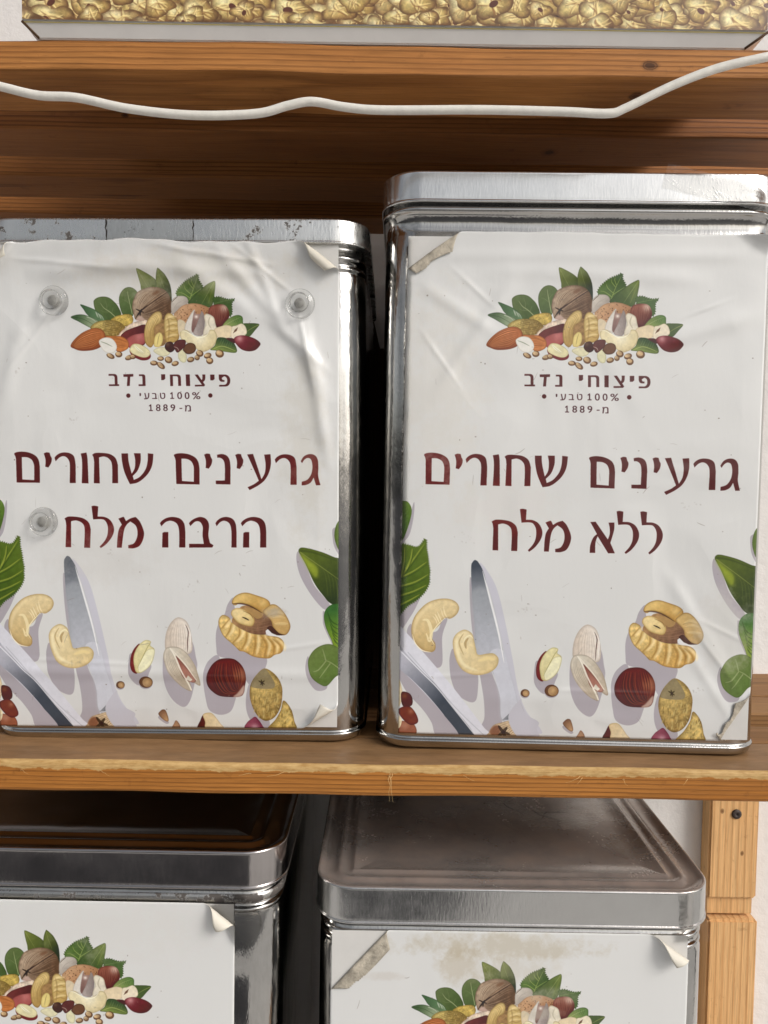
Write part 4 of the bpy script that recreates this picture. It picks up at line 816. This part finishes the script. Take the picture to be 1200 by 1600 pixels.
# ------------------------------------------------------------------ setting: wall, paving
tag(mesh('pavement', [(-40, -60, -1.3), (40, -60, -1.3), (40, .7005, -1.3), (-40, .7005, -1.3)], [(0, 1, 2, 3)], M_PAVE), kind='structure')
tag(mesh('added_dark_road', [(-40, -60, -1.294), (40, -60, -1.294), (40, -3.4, -1.294), (-40, -3.4, -1.294)], [(0, 1, 2, 3)], M_ADDED_DARKGROUND), kind='structure')  # out of view; added to cut bounce light on the slat undersides
tag(mesh('added_dark_patch', [(-1.9, -2.0, -1.296), (.40, -2.0, -1.296), (.12, -.85, -1.296), (-1.9, -.85, -1.296)], [(0, 1, 2, 3)], M_ADDED_DARKGROUND), kind='structure')  # unseen dark sheet, added so the lower lids reflect something dark
wall_bm = bmesh.new(); bmesh.ops.create_cube(wall_bm, size=1.0)
for v_ in wall_bm.verts: v_.co = ((v_.co.x)*3.2+.1, .7005+(v_.co.y+.5)*.15, -1.3+(v_.co.z+.5)*2.6)
tag(bm_obj('wall', wall_bm, M_WALL), 'white rough plaster wall behind the wooden rack', 'wall')

# ------------------------------------------------------------------ the wooden rack
rack = tag(empty('shelf_rack', (0, .55, -1.3)), 'brown stained pine slatted rack carrying the four tins and the carton', 'shelf rack')
RO = Vector((0, .55, -1.3))
def rboard(name, x0, x1, y0, y1, z0, z1, mat, seed=0, bev=.0015, wob=.0004, nx=60):
    c = Vector(((x0+x1)/2, (y0+y1)/2, (z0+z1)/2))
    o = board(name, x0-c.x, x1-c.x, y0-c.y, y1-c.y, z0-c.z, z1-c.z, mat, rack, bev, nx, wob, seed)
    o.location = c-RO; return o
ZU, ZM, ZL = .2174, -.1646, -.565
X0, X1 = -.62, .385
rboard('slat', X0, X1, .413, .459, ZU, ZU+.0158, W_FRONT, 1)
for i, (a_, b_) in enumerate(((.482, .526), (.556, .601), (.6356, .678))): rboard('slat', X0, X1, a_, b_, ZU, ZU+.0155, W_INNER if i == 0 else W_SLAT, 2+i)
rboard('front_board', X0, X1, 0.4185, .466, ZM-.0178, ZM, W_MID, 11, bev=.0022, wob=.0003, nx=160)
for i, (a_, b_) in enumerate(((.468, .499), (.527, .570), (.573, .640))): rboard('slat', X0, X1, a_, b_, ZM-.018, ZM, W_TOP, 12+i)
for i, (a_, b_) in enumerate(((.385, .45), (.47, .53), (.55, .61), (.63, .69))): rboard('slat', X0, X1, a_, b_, ZL-.018, ZL, W_TOP, 22+i)
# wall batten on the right: two lengths with a halving cut between them
def vblock(name, x0, x1, y0, y1, z0, z1, bev=.002):
    bm = bmesh.new(); bmesh.ops.create_cube(bm, size=1.0)
    for v_ in bm.verts: v_.co = (v_.co.x*(x1-x0), v_.co.y*(y1-y0), v_.co.z*(z1-z0))
    bmesh.ops.bevel(bm, geom=list(bm.edges), offset=bev, segments=2, affect='EDGES')
    o = bm_obj(name, bm, W_POST, rack); o.location = Vector(((x0+x1)/2, (y0+y1)/2, (z0+z1)/2))-RO; return o
post = vblock('post', .3087, .3547, .6815, .7003, -.390, -.182)
vblock('post', .3097, .3527, .6855, .7003, -.4065, -.3902, .0006)
vblock('post', .3097, .3562, .6797, .7003, -1.3, -.4095)
V_, F_ = lathe([(0, 0), (.0046, 0), (.0046, .0008), (.0032, .0016), (.0014, .0017), (.0012, .0006), (0, .0006)], 16)
sc_ = mesh('screw', V_, F_, plain('rusty_screw', (.05, .035, .03, 1), .5, .4, bump=(900, .5, .0004)), post, smooth=True)
sc_.rotation_euler = (math.radians(90), 0, 0); sc_.location = Vector((.3330, .6813, -.3085))-Vector(((.3087+.3547)/2, (.6815+.7003)/2, (-.390-.182)/2))
W_DARK = wood('added_dark_gap_plank', lin((30, 18, 10)), lin((44, 28, 16)), lin((58, 38, 22)), axis='Z', rough=.7)  # dark plank added to keep the gap between the upper tins black
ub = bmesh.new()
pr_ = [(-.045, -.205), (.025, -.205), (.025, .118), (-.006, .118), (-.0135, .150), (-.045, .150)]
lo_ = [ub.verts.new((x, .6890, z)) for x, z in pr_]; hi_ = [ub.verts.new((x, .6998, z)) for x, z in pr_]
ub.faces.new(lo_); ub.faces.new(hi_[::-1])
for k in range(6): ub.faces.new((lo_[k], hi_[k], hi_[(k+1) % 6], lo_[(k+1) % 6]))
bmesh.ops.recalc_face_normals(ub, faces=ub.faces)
up_ = bm_obj('added_gap_plank', ub, W_DARK, rack); up_.location = -RO
# torn fibres along the chipped front edge
fr = random.Random(21); fb = bmesh.new()
def fibre(x, ln, drop, dirx):
    P = [Vector((x, .4184, ZM-.005+fr.uniform(-.001, .001)))]
    for k in range(1, 6):
        t = k/5; P.append(Vector((x+dirx*ln*t+fr.uniform(-.0007, .0007), .4184-.002*math.sin(t*2.2), ZM-.005-drop*t*t)))
    V = []
    for i, p in enumerate(P):
        r_ = .00015*(1-.7*i/5)
        V.append([fb.verts.new(p+Vector((r_*math.cos(a), r_*.6, r_*math.sin(a)))) for a in (0, 2.1, 4.2)])
    for i in range(5):
        for k in range(3): fb.faces.new((V[i][k], V[i][(k+1) % 3], V[i+1][(k+1) % 3], V[i+1][k]))
for _ in range(9): fibre(fr.uniform(-.24, .24), fr.uniform(.002, .009), fr.uniform(0, .004), fr.choice((-1, 1)))
for k_ in range(3): fibre(.0045+k_*.0012, fr.uniform(-.001, .004), fr.uniform(.008, .019), 1)
fo = bm_obj('torn_fibre', fb, M_SPLINT, rack); fo['kind'] = 'stuff'; fo.location = -RO

# ------------------------------------------------------------------ tins
TW = TD = .232; TR = .021
def rrect(W, D, R, seg=9):
    P = []
    for cx_, cy_, a0 in ((W/2-R, D/2-R, 0), (-W/2+R, D/2-R, 90), (-W/2+R, -D/2+R, 180), (W/2-R, -D/2+R, 270)):
        for k in range(seg+1):
            a = math.radians(a0+90*k/seg); P.append((cx_+R*math.cos(a), cy_+R*math.sin(a)))
    return P
def loft(name, rings, mat, parent, caps=(True, True), W=TW, D=TD, R=TR):
    """rings: (z, outward offset)"""
    V = []; F = []; n = None
    for (z, o_) in rings:
        P = rrect(W+2*o_, D+2*o_, max(R+o_, .001)); n = len(P); V += [(x, y, z) for x, y in P]
    for i in range(len(rings)-1):
        for k in range(n):
            a = i*n+k; b_ = i*n+(k+1) % n; F.append((a, b_, b_+n, a+n))
    if caps[0]: F.append(tuple(range(n))[::-1])
    if caps[1]: F.append(tuple((len(rings)-1)*n+k for k in range(n)))
    o = mesh(name, V, F, mat, parent)
    me = o.data; me.polygons.foreach_set('use_smooth', [len(p.vertices) == 4 for p in me.polygons])
    return o
def arc(zc, oc, r, a0, a1, n=6):
    return [(zc+r*math.sin(math.radians(a0+(a1-a0)*k/n)), oc+r*math.cos(math.radians(a0+(a1-a0)*k/n))) for k in range(n+1)]
def np_noise2(u, v, seed):
    """smooth pseudo noise for sheet buckles, u v in metres"""
    r = random.Random(seed); s_ = 0
    for k in range(7):
        fx, fy, ph = r.uniform(8, 60), r.uniform(8, 60), r.uniform(0, 6.28)
        s_ = s_+np.sin(u*fx*r.choice((-1, 1))+v*fy+ph)/(7)
    return s_
def sheet(name, Wd, Ht, mats, parent, x_off, z_top, y_face, curls, buckle, step=.0011, v0=0.0, split=False, wave=0.0):
    """a printed sheet on the front of a tin; curls = list of (px, pz, nx, nz, r, max_angle): everything beyond the line
    through p with outward direction n is rolled forward round a cylinder of radius r"""
    nu, nv = int(Wd/step), int(Ht/step)
    u = np.linspace(0, Wd, nu+1); v = np.linspace(v0, Ht, nv+1)
    U, Vv = np.meshgrid(u, v)
    X = U.copy(); Z = -Vv.copy(); Yo = buckle(U, Vv)
    if wave: Z = Z-wave*(np.sin(U*46+1)+.5*np.sin(U*120)+.35*np.sin(U*260+2))*np.exp(-np.maximum(Vv-v0, 0)/.010)
    gone = np.zeros(U.shape, bool)
    for (px, pz, nx, nz, r, amax, torn, flat) in curls:
        l_ = math.hypot(nx, nz); nx /= l_; nz /= l_
        wob = .0014*np.sin((U*nz-Vv*nx)*80+px*90)+.0007*np.sin((U*nz-Vv*nx)*230)
        d = (U-px)*nx+(-Vv-pz)*nz+wob
        m = d > 0
        if torn: torn = torn*(1+.26*np.sin((U*nz-Vv*nx)*130)+.18*np.sin((U*nz-Vv*nx)*370+1)+.12*np.sin((U*nz-Vv*nx)*900)); gone |= d > torn; d0 = d; d = np.minimum(d, torn); X = X+(d-d0)*nx; Z = Z+(d-d0)*nz
        a = np.minimum(d/r, math.radians(amax)); rest = np.maximum(d-r*math.radians(amax), 0)
        # spiral: the roll opens up a little with each turn
        rr = r*(1-.035*np.minimum(a, 9))
        along = rr*np.sin(a)+rest*np.cos(a); out = rr*(1-np.cos(a))+rest*np.sin(a)
        X = np.where(m, X+(along-d)*nx, X); Z = np.where(m, Z+(along-d)*nz, Z); Yo = np.where(m, Yo+out*flat, Yo)
    V = np.stack([X+x_off, y_face-Yo, Z+z_top], -1).reshape(-1, 3)
    idx = np.arange((nu+1)*(nv+1)).reshape(nv+1, nu+1)
    F = np.stack([idx[1:, :-1], idx[1:, 1:], idx[:-1, 1:], idx[:-1, :-1]], -1).reshape(-1, 4)
    F = F[~gone.ravel()[F].all(1)]
    uv = np.stack([U/Wd, 1-Vv/Ht], -1).reshape(-1, 2)
    mi = (np.where(U.ravel()[F[:, 0]] > Wd/2, 2, 0)).astype(np.int32).tolist() if split else None
    o = mesh(name, V, [tuple(f) for f in F.tolist()], mats, parent, smooth=True, uv=uv, mi=mi)
    md = o.modifiers.new('thickness', 'SOLIDIFY'); md.thickness = .00018; md.offset = -1; md.material_offset = 1; md.material_offset_rim = 1
    return o
def tape(name, parent, pts, segs=10):
    """thin clear strip through a grid of 3-D rows"""
    A = np.array(pts, float); nr, nc = A.shape[:2]
    V = A.reshape(-1, 3); F = [(r*nc+c, r*nc+c+1, (r+1)*nc+c+1, (r+1)*nc+c) for r in range(nr-1) for c in range(nc-1)]
    return mesh(name, V, F, M_TAPE, parent, smooth=True)

def make_tin(T, yaw, roll, xc, drop, lidtop, lidh, label, lidmat, style, bodymat=M_BODY):
    R = Matrix.Rotation(math.radians(yaw), 3, 'Z')@Matrix.Rotation(math.radians(roll), 3, 'Y')
    base = R@Vector((xc, TD/2+.0006, -drop))+Vector(T)
    t = tag(empty('nut_tin', base, (0, math.radians(roll), math.radians(yaw))), label, 'tin', 'square nut tins with printed labels')
    zl = drop+lidtop-lidh            # lid's lower edge
    zt = drop+lidtop                 # lid's top
    if style == 'beaded':
        up = [(zl-.0175, 0), (zl-.0165, -.0006), (zl-.0085, -.0006), (zl-.0070, .0004)]+arc(zl-.0040, .0002, .0021, -80, 80)+[(zl-.0014, -.0012), (zl+.006, -.0012)]
    else:
        up = [(zl-.018, 0), (zl-.0160, -.0010)]+arc(zl-.0135, -.0013, .0012, -80, 80, 4)+[(zl-.0118, -.0024), (zl-.0100, -.0024)]+arc(zl-.0072, -.0016, .0015, -80, 80, 4)+[(zl-.0050, -.0024), (zl-.0010, -.0024), (zl+.006, -.0014)]
    rings = [(.0012, -.0030), (.0, -.0012), (.0006, -.0004), (.0024, .0004), (.0044, .0013), (.0051, .0012), (.0056, .0004), (.0060, -.0002), (.0075, 0), (.03, .0001), (zl*.4, .0003), (zl*.75, .0002)]+up
    loft('body', rings, bodymat, t)
    lo = .0022
    side = [(zl+.001, lo-.0012)]+arc(zl+.0009, lo-.0002, .0008, -90, 80, 5)+[(zl+.0022, lo), (zl+.004, lo+.0001), (zt-.0022, lo)]
    edge = arc(zt-.0014, lo-.0014, .0014, 0, 110, 6)
    top = [(zt-.0012, lo-.0035), (zt-.0022, lo-.0060), (zt-.0024, -.0090), (zt-.0012, -.0102), (zt-.0010, -.0125), (zt-.0022, -.0140), (zt-.0024, -.0185), (zt-.0014, -.0197), (zt-.0013, -.0208), (zt-.0024, -.0225), (zt-.0026, -.035), (zt-.0020, -.07)]
    lid = loft('lid', side+edge+top, lidmat, t, R=TR)
    return t, lid, zl, zt
def buckles(amp, seed, top=0.0, extra=None):
    def f(U, V):
        b = .00035+amp*(.5+.5*np_noise2(U, V, seed))
        fade = np.clip(np.minimum(np.minimum(U, .21-U), .297-V)/.012, 0, 1)
        b = .00035+(b-.00035)*fade
        if top: b = b+top*np.exp(-(V/.016)**2)
        if extra: b = b+extra(U, V)
        return b
    return f
def ridge(x0, z0, x1, z1, wd, h):
    """a soft straight crease between two points of the sheet"""
    dx, dz = x1-x0, z1-z0; ln = math.hypot(dx, dz); dx /= ln; dz /= ln
    def f(U, V):
        s_ = (U-x0)*dx+(V-z0)*dz; d = -(U-x0)*dz+(V-z0)*dx
        return h*np.exp(-(d/wd)**2)*np.clip(np.minimum(s_+.01, ln+.01-s_)/.02, 0, 1)
    return f
def addf(*fs): return lambda U, V: sum(f(U, V) for f in fs)
def label_sheet(t, xc, drop, img, curls, buckle, backmat, cs=26, cr=.45, old=True, name='label', v0=0.0, back2=None, wave=0.0):
    pm = print_mat('printed_label', img, cs, cr)
    yf = -TD/2-.0003
    if old:
        V = [(-xc+.0006, yf, drop-.0008), (-xc+.2094, yf, drop-.0008), (-xc+.2094, yf, drop-.2962), (-xc+.0006, yf, drop-.2962)]
        mesh('backing_sheet', V, [(0, 3, 2, 1)], M_OLD, t)
    return sheet(name, .21, .297, [pm, backmat]+([pm, back2] if back2 else []), t, -xc, drop, yf, curls, buckle, v0=v0, split=bool(back2), wave=wave)

IMG = {}
IMG['UR'] = to_image('print_without_salt', finish(ART_WITHOUT, stains([(20, 90, 30, 70, (202, 196, 184), .3), (60, 160, 40, 25, (200, 192, 178), .15), (190, 230, 20, 30, (196, 192, 186), .4)], 90, 31)))
IMG['UL'] = to_image('print_plenty_salt', finish(ART_PLENTY, stains([(190, 120, 18, 60, (186, 178, 160), .25), (120, 20, 90, 16, (196, 188, 174), .35), (60, 190, 40, 20, (196, 192, 186), .3), (170, 225, 8, 4, (168, 160, 150), .6)], 110, 32)))
IMG['LL'] = to_image('print_lower_tin', finish(ART_PLENTY, stains([(150, 18, 50, 20, (204, 200, 194), .3)], 50, 33)))
IMG['LR'] = to_image('print_stained', finish(ART_WITHOUT, stains([(100, 9, 62, 9, (176, 164, 140), .5), (78, 20, 16, 14, (174, 160, 134), .4), (112, 22, 26, 9, (186, 176, 158), .3), (128, 38, 16, 6, (190, 184, 170), .4), (125, 49, 14, 4.5, (180, 172, 156), .5), (30, 28, 16, 3, (190, 182, 172), .4)], 60, 34)))

# --- upper right tin: label without salt
tUR, lidUR, zlUR, ztUR = make_tin((.0114, .4443, .1427), -1.166, .157, .103, .3060, .0366, .0182,
    'tall square tin with shiny clean lid, label reading without salt, right of the magnets', M_LID, 'beaded')
label_sheet(tUR, .103, .3060, IMG['UR'], [(.0164, -.0097, -.53, .85, .0012, 174, .0064, .5), (.2010, -.2795, .905, -.425, .0012, 174, .0072, .5), (.203, -.006, .5, .86, .010, 50, 0, 1)],
    buckles(.0007, 5, 0, addf(ridge(.02, .09, .06, .03, .004, .0006), ridge(.15, .06, .2, .045, .006, .0009), ridge(.05, .275, .19, .268, .006, .0006), ridge(.02, .012, .19, .010, .004, .0005), ridge(.05, .020, .17, .024, .005, .0005), ridge(.16, .20, .205, .27, .004, .0006), ridge(.17, .24, .2, .285, .003, .0005), ridge(.01, .03, .05, .055, .004, .0006), ridge(.165, .045, .185, .037, .0011, .0005), ridge(.03, .022, .05, .04, .0011, .0004), ridge(.012, .06, .03, .085, .0012, .0004), ridge(.175, .23, .2, .262, .0011, .0004), ridge(.18, .225, .208, .238, .0011, .0004), ridge(.02, .262, .06, .259, .0011, .0004), ridge(.09, .268, .16, .270, .0012, .0003))), M_DIRTPAPER, v0=-.002, wave=.0003)
# --- upper left tin: plenty of salt
tUL, lidUL, zlUL, ztUL = make_tin((-.2391, .4554, .1397), -.56, -.53, .1095, .3054, .0124, .0150,
    'shorter square tin with rust-spotted lid, label held by three clear magnets', M_LIDR, 'ribbed')
label_sheet(tUL, .1095, .3054, IMG['UL'], [(.187, -.0077, .55, .84, .0028, 330, 0, 1), (.0108, -.0092, -.81, .59, .0040, 200, 0, 1), (.1955, -.2865, .55, -.84, .0036, 260, 0, 1)],
    buckles(.0013, 8, .0030, addf(ridge(.11, .012, .16, .045, .006, .0016), ridge(.14, .01, .185, .06, .004, .0012), ridge(.03, .02, .10, .014, .006, .0018), ridge(.18, .04, .2, .09, .005, .0014), ridge(0, .262, .21, .264, .004, .0007), ridge(.17, .05, .2, .075, .003, .0011), ridge(.02, .045, .005, .10, .005, .0009), ridge(.155, .0, .175, .05, .003, .0009), ridge(.05, .03, .02, .055, .004, .0010), ridge(.06, .016, .16, .020, .004, .0010), ridge(.19, .05, .203, .13, .004, .0012), ridge(.150, .006, .180, .030, .0012, .0006), ridge(.186, .045, .194, .085, .0012, .0007), ridge(.040, .040, .012, .075, .0013, .0005), ridge(.02, .012, .075, .018, .0013, .0007), ridge(.10, .004, .165, .014, .0014, .0008), ridge(.02, .255, .09, .258, .0012, .0004), ridge(.16, .25, .205, .243, .0012, .0004))), M_BACKPAPER, 22, .6, v0=.0015, wave=.0009)
# --- lower left tin
tLL, lidLL, zlLL, ztLL = make_tin((-.2924, .4182, -.2454), -.11, .14, .1195, .3196, .0308, .0222,
    'lower tin cut by the left frame edge, dark glossy lid with rust-nibbled rim', metal('dark_tinplate_lid', base=(.50, .47, .46), r0=.1, r1=.2, spangle=.04), 'ribbed')
label_sheet(tLL, .1195, .3196, IMG['LL'], [(.2015, -.0100, .58, .81, .0034, 220, 0, 1)], buckles(.0004, 12, .0004), M_BACKPAPER, 26, .25)
# --- lower right tin
M_DUST_REFLECT = metal('dusty_reflection_tinted_lid', base=(.66, .66, .65), r0=.14, r1=.3, spangle=.06, dust_reflect=.62)  # brown here is part dust, part painted reflection of the shelf above
tLR, lidLR, zlLR, ztLR = make_tin((-.0273, .4251, -.2649), -.03, .04, .108, .3001, .0262, .0222,
    'lower tin beside the pine post, dusty, brown-tinted scratched lid and brown-stained label', M_DUST_REFLECT, 'ribbed')
label_sheet(tLR, .108, .3001, IMG['LR'], [(.0180, -.0200, -.74, .67, .0012, 174, .0070, .5), (.1940, -.0085, .52, .85, .0042, 200, 0, 1)], buckles(.0004, 14, 0), M_DIRTPAPER, 26, .25, back2=M_BACKPAPER)

# rust band below the lower left lid
loft('rust_band', [(zlLL-.0095, -.0008), (zlLL-.0085, .0002), (zlLL-.0052, .0003), (zlLL-.0042, -.0008)], M_RIMR, tLL, (False, False))

# scratches on the dusty lid
sr = random.Random(4)
M_SCR = plain('dark_scratch', (.10, .085, .075, 1), .6, .3)
def scratch(pts, w_):
    sb = bmesh.new()
    P = catmull(pts, False, 5); vs_ = []
    for i, p in enumerate(P):
        q = P[min(i+1, len(P)-1)]-P[max(i-1, 0)]; l_ = math.hypot(*q[:2])+1e-9; nx, ny = -q[1]/l_, q[0]/l_
        ww = w_*math.sin(math.pi*min(max(i/(len(P)-1), .05), .95))
        vs_.append((sb.verts.new((p[0]+nx*ww, p[1]+ny*ww, p[2])), sb.verts.new((p[0]-nx*ww, p[1]-ny*ww, p[2]))))
    for i in range(len(P)-1): sb.faces.new((vs_[i][0], vs_[i][1], vs_[i+1][1], vs_[i+1][0]))
    bm_obj('scratch', sb, M_SCR, lidLR)
zs_ = ztLR-.0019
for (x, y, dx, dy) in [(.0, -.01, .02, -.05), (.012, -.02, .018, -.035), (-.03, -.02, .004, -.028), (.02, 0, .03, -.03), (.035, -.005, .02, .012), (.03, -.012, .03, .004), (-.036, -.04, .006, -.018), (.01, .01, .012, -.03), (.045, -.005, -.012, -.02)]:
    pts = [(x+dx*k/4+sr.uniform(-.002, .002), y+dy*k/4+sr.uniform(-.002, .002), zs_+.0002) for k in range(5)]
    scratch(pts, .00024)

# clear tape scraps
def face_y(o_=0): return -TD/2-o_
def jit(rows, cols, f, amp, seed):
    r = random.Random(seed); out = []
    for i in range(rows):
        row = []
        for j in range(cols):
            p = f(i/(rows-1), j/(cols-1)); row.append((p[0]+r.uniform(-amp, amp)*.5, p[1]-abs(r.uniform(0, amp)), p[2]+r.uniform(-amp, amp)*.5))
        out.append(row)
    return out
def front_strip(x0, z0, x1, z1, wd, off=.0032):
    def f(s_, t_):
        dx, dz = x1-x0, z1-z0; l_ = math.hypot(dx, dz); nx, nz = -dz/l_, dx/l_
        return (x0+dx*t_+nx*wd*(s_-.5), -TD/2-off, z0+dz*t_+nz*wd*(s_-.5))
    return f
tape('clear_tape', tUL, jit(3, 12, front_strip(-.1095+.0700, (zlUL+ztUL)/2, -.1095+.1225, (zlUL+ztUL)/2, .0128, .0025), .0001, 1))
tape('clear_tape', tUR, jit(5, 16, front_strip(-.103+.148, ztUR-.002, -.103+.215, zlUR+.001, .014, .0027), .0004, 2))
tape('clear_tape', tUR, jit(6, 30, front_strip(-.103-.0008, .305, -.103-.0008, .06, .009, .0016), .0005, 3))
tape('clear_tape', tLL, jit(5, 12, front_strip(-.1195+.205, zlLL-.004, -.1195+.225, zlLL-.03, .022, .0024), .0008, 6))
tape('clear_tape', tLR, jit(5, 12, front_strip(-.108+.211, ztLR+.002, -.108+.213, zlLR-.006, .016, .0030), .0012, 7))
# dark grime where the tape ends on the rusty lid
gm = plain('grime_line', (.035, .028, .024, 1), .8, .2)
for xx_ in (.0702, .1226):
    gb = bmesh.new(); gr = random.Random(int(xx_*1e4)); prev = None
    for k in range(9):
        z = zlUL+.0012+(ztUL-zlUL-.0024)*k/8; w2 = gr.uniform(.00006, .00042); x = -.1095+xx_+gr.uniform(-.0004, .0004)
        cur = (gb.verts.new((x-w2, -TD/2-.00262, z)), gb.verts.new((x+w2, -TD/2-.00262, z)))
        if prev: gb.faces.new((prev[0], prev[1], cur[1], cur[0]))
        prev = cur
    bm_obj('grime', gb, gm, lidUL)

# ------------------------------------------------------------------ clear magnets on the left label
def magnet(u, v, lab, spin, out):
    R = Matrix.Rotation(math.radians(-.56), 3, 'Z')@Matrix.Rotation(math.radians(-.53), 3, 'Y')
    p = R@Vector((u, -out, -v))+Vector((-.2391, .4554, .1397))
    t = tag(empty('push_magnet', p, (math.radians(90+2), math.radians(spin), 0)), lab, 'magnet', 'clear plastic magnets pinning the left label')
    prof = [(0, 0), (.0084, 0), (.0089, .0006), (.0089, .0015), (.0080, .0024), (.0062, .0030), (.0054, .0038), (.0052, .0046), (.0056, .0054), (.0060, .0060), (.0058, .0067), (.0050, .0070), (.0044, .0066), (.0030, .0063), (0, .0062)]
    V, F = lathe(prof, 36); mesh('knob', V, F, M_CLEAR, t, smooth=True)
    V, F = lathe([(0, .0004), (.0032, .0004), (.0034, .0007), (.0034, .0016), (.0032, .0019), (0, .0019)], 20); mesh('steel_core', V, F, M_CORE, t, smooth=True)
    return t
magnet(.0390, .0372, 'clear push magnet left of the printed leaves and nuts', 10, .0024)
magnet(.1868, .0386, 'clear push magnet under the curled right corner of the label', 70, .0026)
magnet(.0304, .1700, 'clear push magnet beside the second line of red lettering', 130, .0016)

# ------------------------------------------------------------------ white cable under the upper shelf
cab = [(-.30, .405, .228), (-.262, .404, .2165), (-.2324, .403, .2088), (-.2055, .402, .2026), (-.1853, .402, .1983), (-.1651, .402, .1974), (-.1381, .402, .1922), (-.1044, .402, .1893), (-.0707, .402, .1906), (-.0538, .402, .1950), (-.0410, .402, .1972), (-.0235, .402, .1946), (-.0032, .402, .1934), (.0474, .402, .1943), (.0912, .402, .1940), (.1149, .402, .1934), (.1246, .402, .1966), (.1481, .401, .2078), (.1714, .400, .2165), (.198, .399, .2225), (.228, .400, .2303), (.27, .403, .240), (.34, .405, .25)]
tag(tube('power_cable', catmull(cab, False, 8), .0023, M_CABLE, None, 12, .9), 'dirty white cable sagging across the slats above the tins', 'cable')

# ------------------------------------------------------------------ carton of walnuts on the upper shelf
def walnut_print():
    global CV
    CV = Canvas(2000, 420, (44, 26, 20)); keep = PX
    r = random.Random(77)
    def lobe(x, y, R, an):
        base = r.choice([(206, 192, 128), (198, 180, 112), (216, 206, 156), (188, 164, 102)])
        n = 13; pts = []
        for k in range(n):
            a = 2*math.pi*k/n; rr = R*(1+.22*math.sin(3*a+an)+r.uniform(-.14, .14)); pts.append((x+rr*math.cos(a)*1.2, y+rr*math.sin(a)*.95))
        S('MM', pts, base, g=((x-R, y-R), (x+R, y+R), (160, 128, 72)), rim=((84, 54, 34), R*.28, .8), nz=.22, hi=[(x-R*.3, y-R*.35, R*.5, (236, 228, 184), .7)], ncell=9)
        for _ in range(5):
            b = an+r.uniform(-1.5, 1.5); q = [(x+R*.9*math.cos(b), y+R*.8*math.sin(b)), (x+r.uniform(-.3, .3)*R, y+r.uniform(-.3, .3)*R), (x-R*.7*math.cos(b+.5), y-R*.6*math.sin(b+.5))]
            L('MM', q, R*.12, (130, 90, 52), .55, 2); L('MM', [(a_+R*.1, c_-R*.1) for a_, c_ in q], R*.16, (236, 216, 150), .55, 2)
        if r.random() < .4: S('MM', ell(x+r.uniform(-.3, .3)*R, y+r.uniform(-.2, .2)*R, R*.3, R*.2, r.uniform(0, 180)), (84, 46, 34), nz=.1)
    for _ in range(1100): lobe(r.uniform(0, 333), r.uniform(-2, 80), r.uniform(3.5, 7.5), r.uniform(0, 6.28))
    out = CV; return out
cw = walnut_print()
_A = s2l(cw.a)*1.25; _A = np.clip(_A, 0, 1); _A = np.where(_A <= .0031308, _A*12.92, 1.055*_A**(1/2.4)-.055).astype(np.float32)
IMGC = to_image('print_walnuts', _A)
CX0, CX1, CY0, CY1, CZ = -.1975, .2014, .4092, .66, ZU+.0162
M_CARD = plain('white_card', lin((228, 225, 221)), .55, .35, bump=(40, .2, .0015), var=.07)
M_CARDIN = plain('brown_card_edge', lin((88, 66, 48)), .7, .2, var=.2)
M_CPRINT = print_mat('walnut_photo_print', IMGC, 30, .2, .05)
M_YEL = plain('yellow_print_line', lin((196, 180, 118)), .5, .3, var=.3)
cl = Vector((.002, .535, CZ)); HH = .085; HC = .0070
car = empty('walnut_carton', cl); tag(car, 'printed carton covered in walnut kernels on the top shelf', 'carton')
def ringc(x0, x1, y0, y1, z): return [(x0-cl.x, y0-cl.y, z), (x1-cl.x, y0-cl.y, z), (x1-cl.x, y1-cl.y, z), (x0-cl.x, y1-cl.y, z)]
V = ringc(CX0+.0075, CX1-.0105, CY0+.0040, CY1-.006, .0)+ringc(CX0, CX1, CY0, CY1, HC)+ringc(CX0, CX1, CY0, CY1, HH)
F = [(3, 2, 1, 0), (8, 9, 10, 11)]
for b0 in (0, 4):
    for k in range(4): F.append((b0+k, b0+(k+1) % 4, b0+4+(k+1) % 4, b0+4+k))
cbm = bmesh.new(); vv_ = [cbm.verts.new(v) for v in V]
for f in F: cbm.faces.new([vv_[i] for i in f])
bmesh.ops.recalc_face_normals(cbm, faces=cbm.faces)
bmesh.ops.bevel(cbm, geom=list(cbm.edges), offset=.0006, segments=2, affect='EDGES')
bm_obj('carton_body', cbm, M_CARD, car)
nx_ = 60; V = []; UVc = []; F = []
for i in range(nx_+1):
    for j in range(7):
        x = CX0+.0008+(CX1-CX0-.0016)*i/nx_; z = HC+.0004+(HH-HC-.001)*j/6
        V.append((x-cl.x, CY0-cl.y-.0004-.0003*(1+math.sin(x*40)*math.sin(z*70+x*13)), z)); UVc.append((i/nx_, j/6))
for i in range(nx_):
    for j in range(6): F.append((i*7+j, (i+1)*7+j, (i+1)*7+j+1, i*7+j+1))
mesh('printed_front', V, F, M_CPRINT, car, smooth=True, uv=UVc)
V = []; F = []
for i in range(nx_+1):
    x = CX0+.001+(CX1-CX0-.002)*i/nx_
    for t_ in (.03, .10): V.append((x-cl.x, CY0-cl.y+.0040*t_-.0003, HC*(1-t_)-.0001))
for i in range(nx_): F.append((i*2, i*2+1, i*2+3, i*2+2))
mesh('printed_line', V, F, M_YEL, car)
for (x0_, x1_) in ((CX0+.0003, CX0+.0077), (CX1-.0003, CX1-.0107)):
    tube('card_edge', [(x0_-cl.x, CY0-cl.y-.0002, HC-.0002), (x1_-cl.x, CY0-cl.y+.0040, .0004)], .0007, M_CARDIN, car, 8)
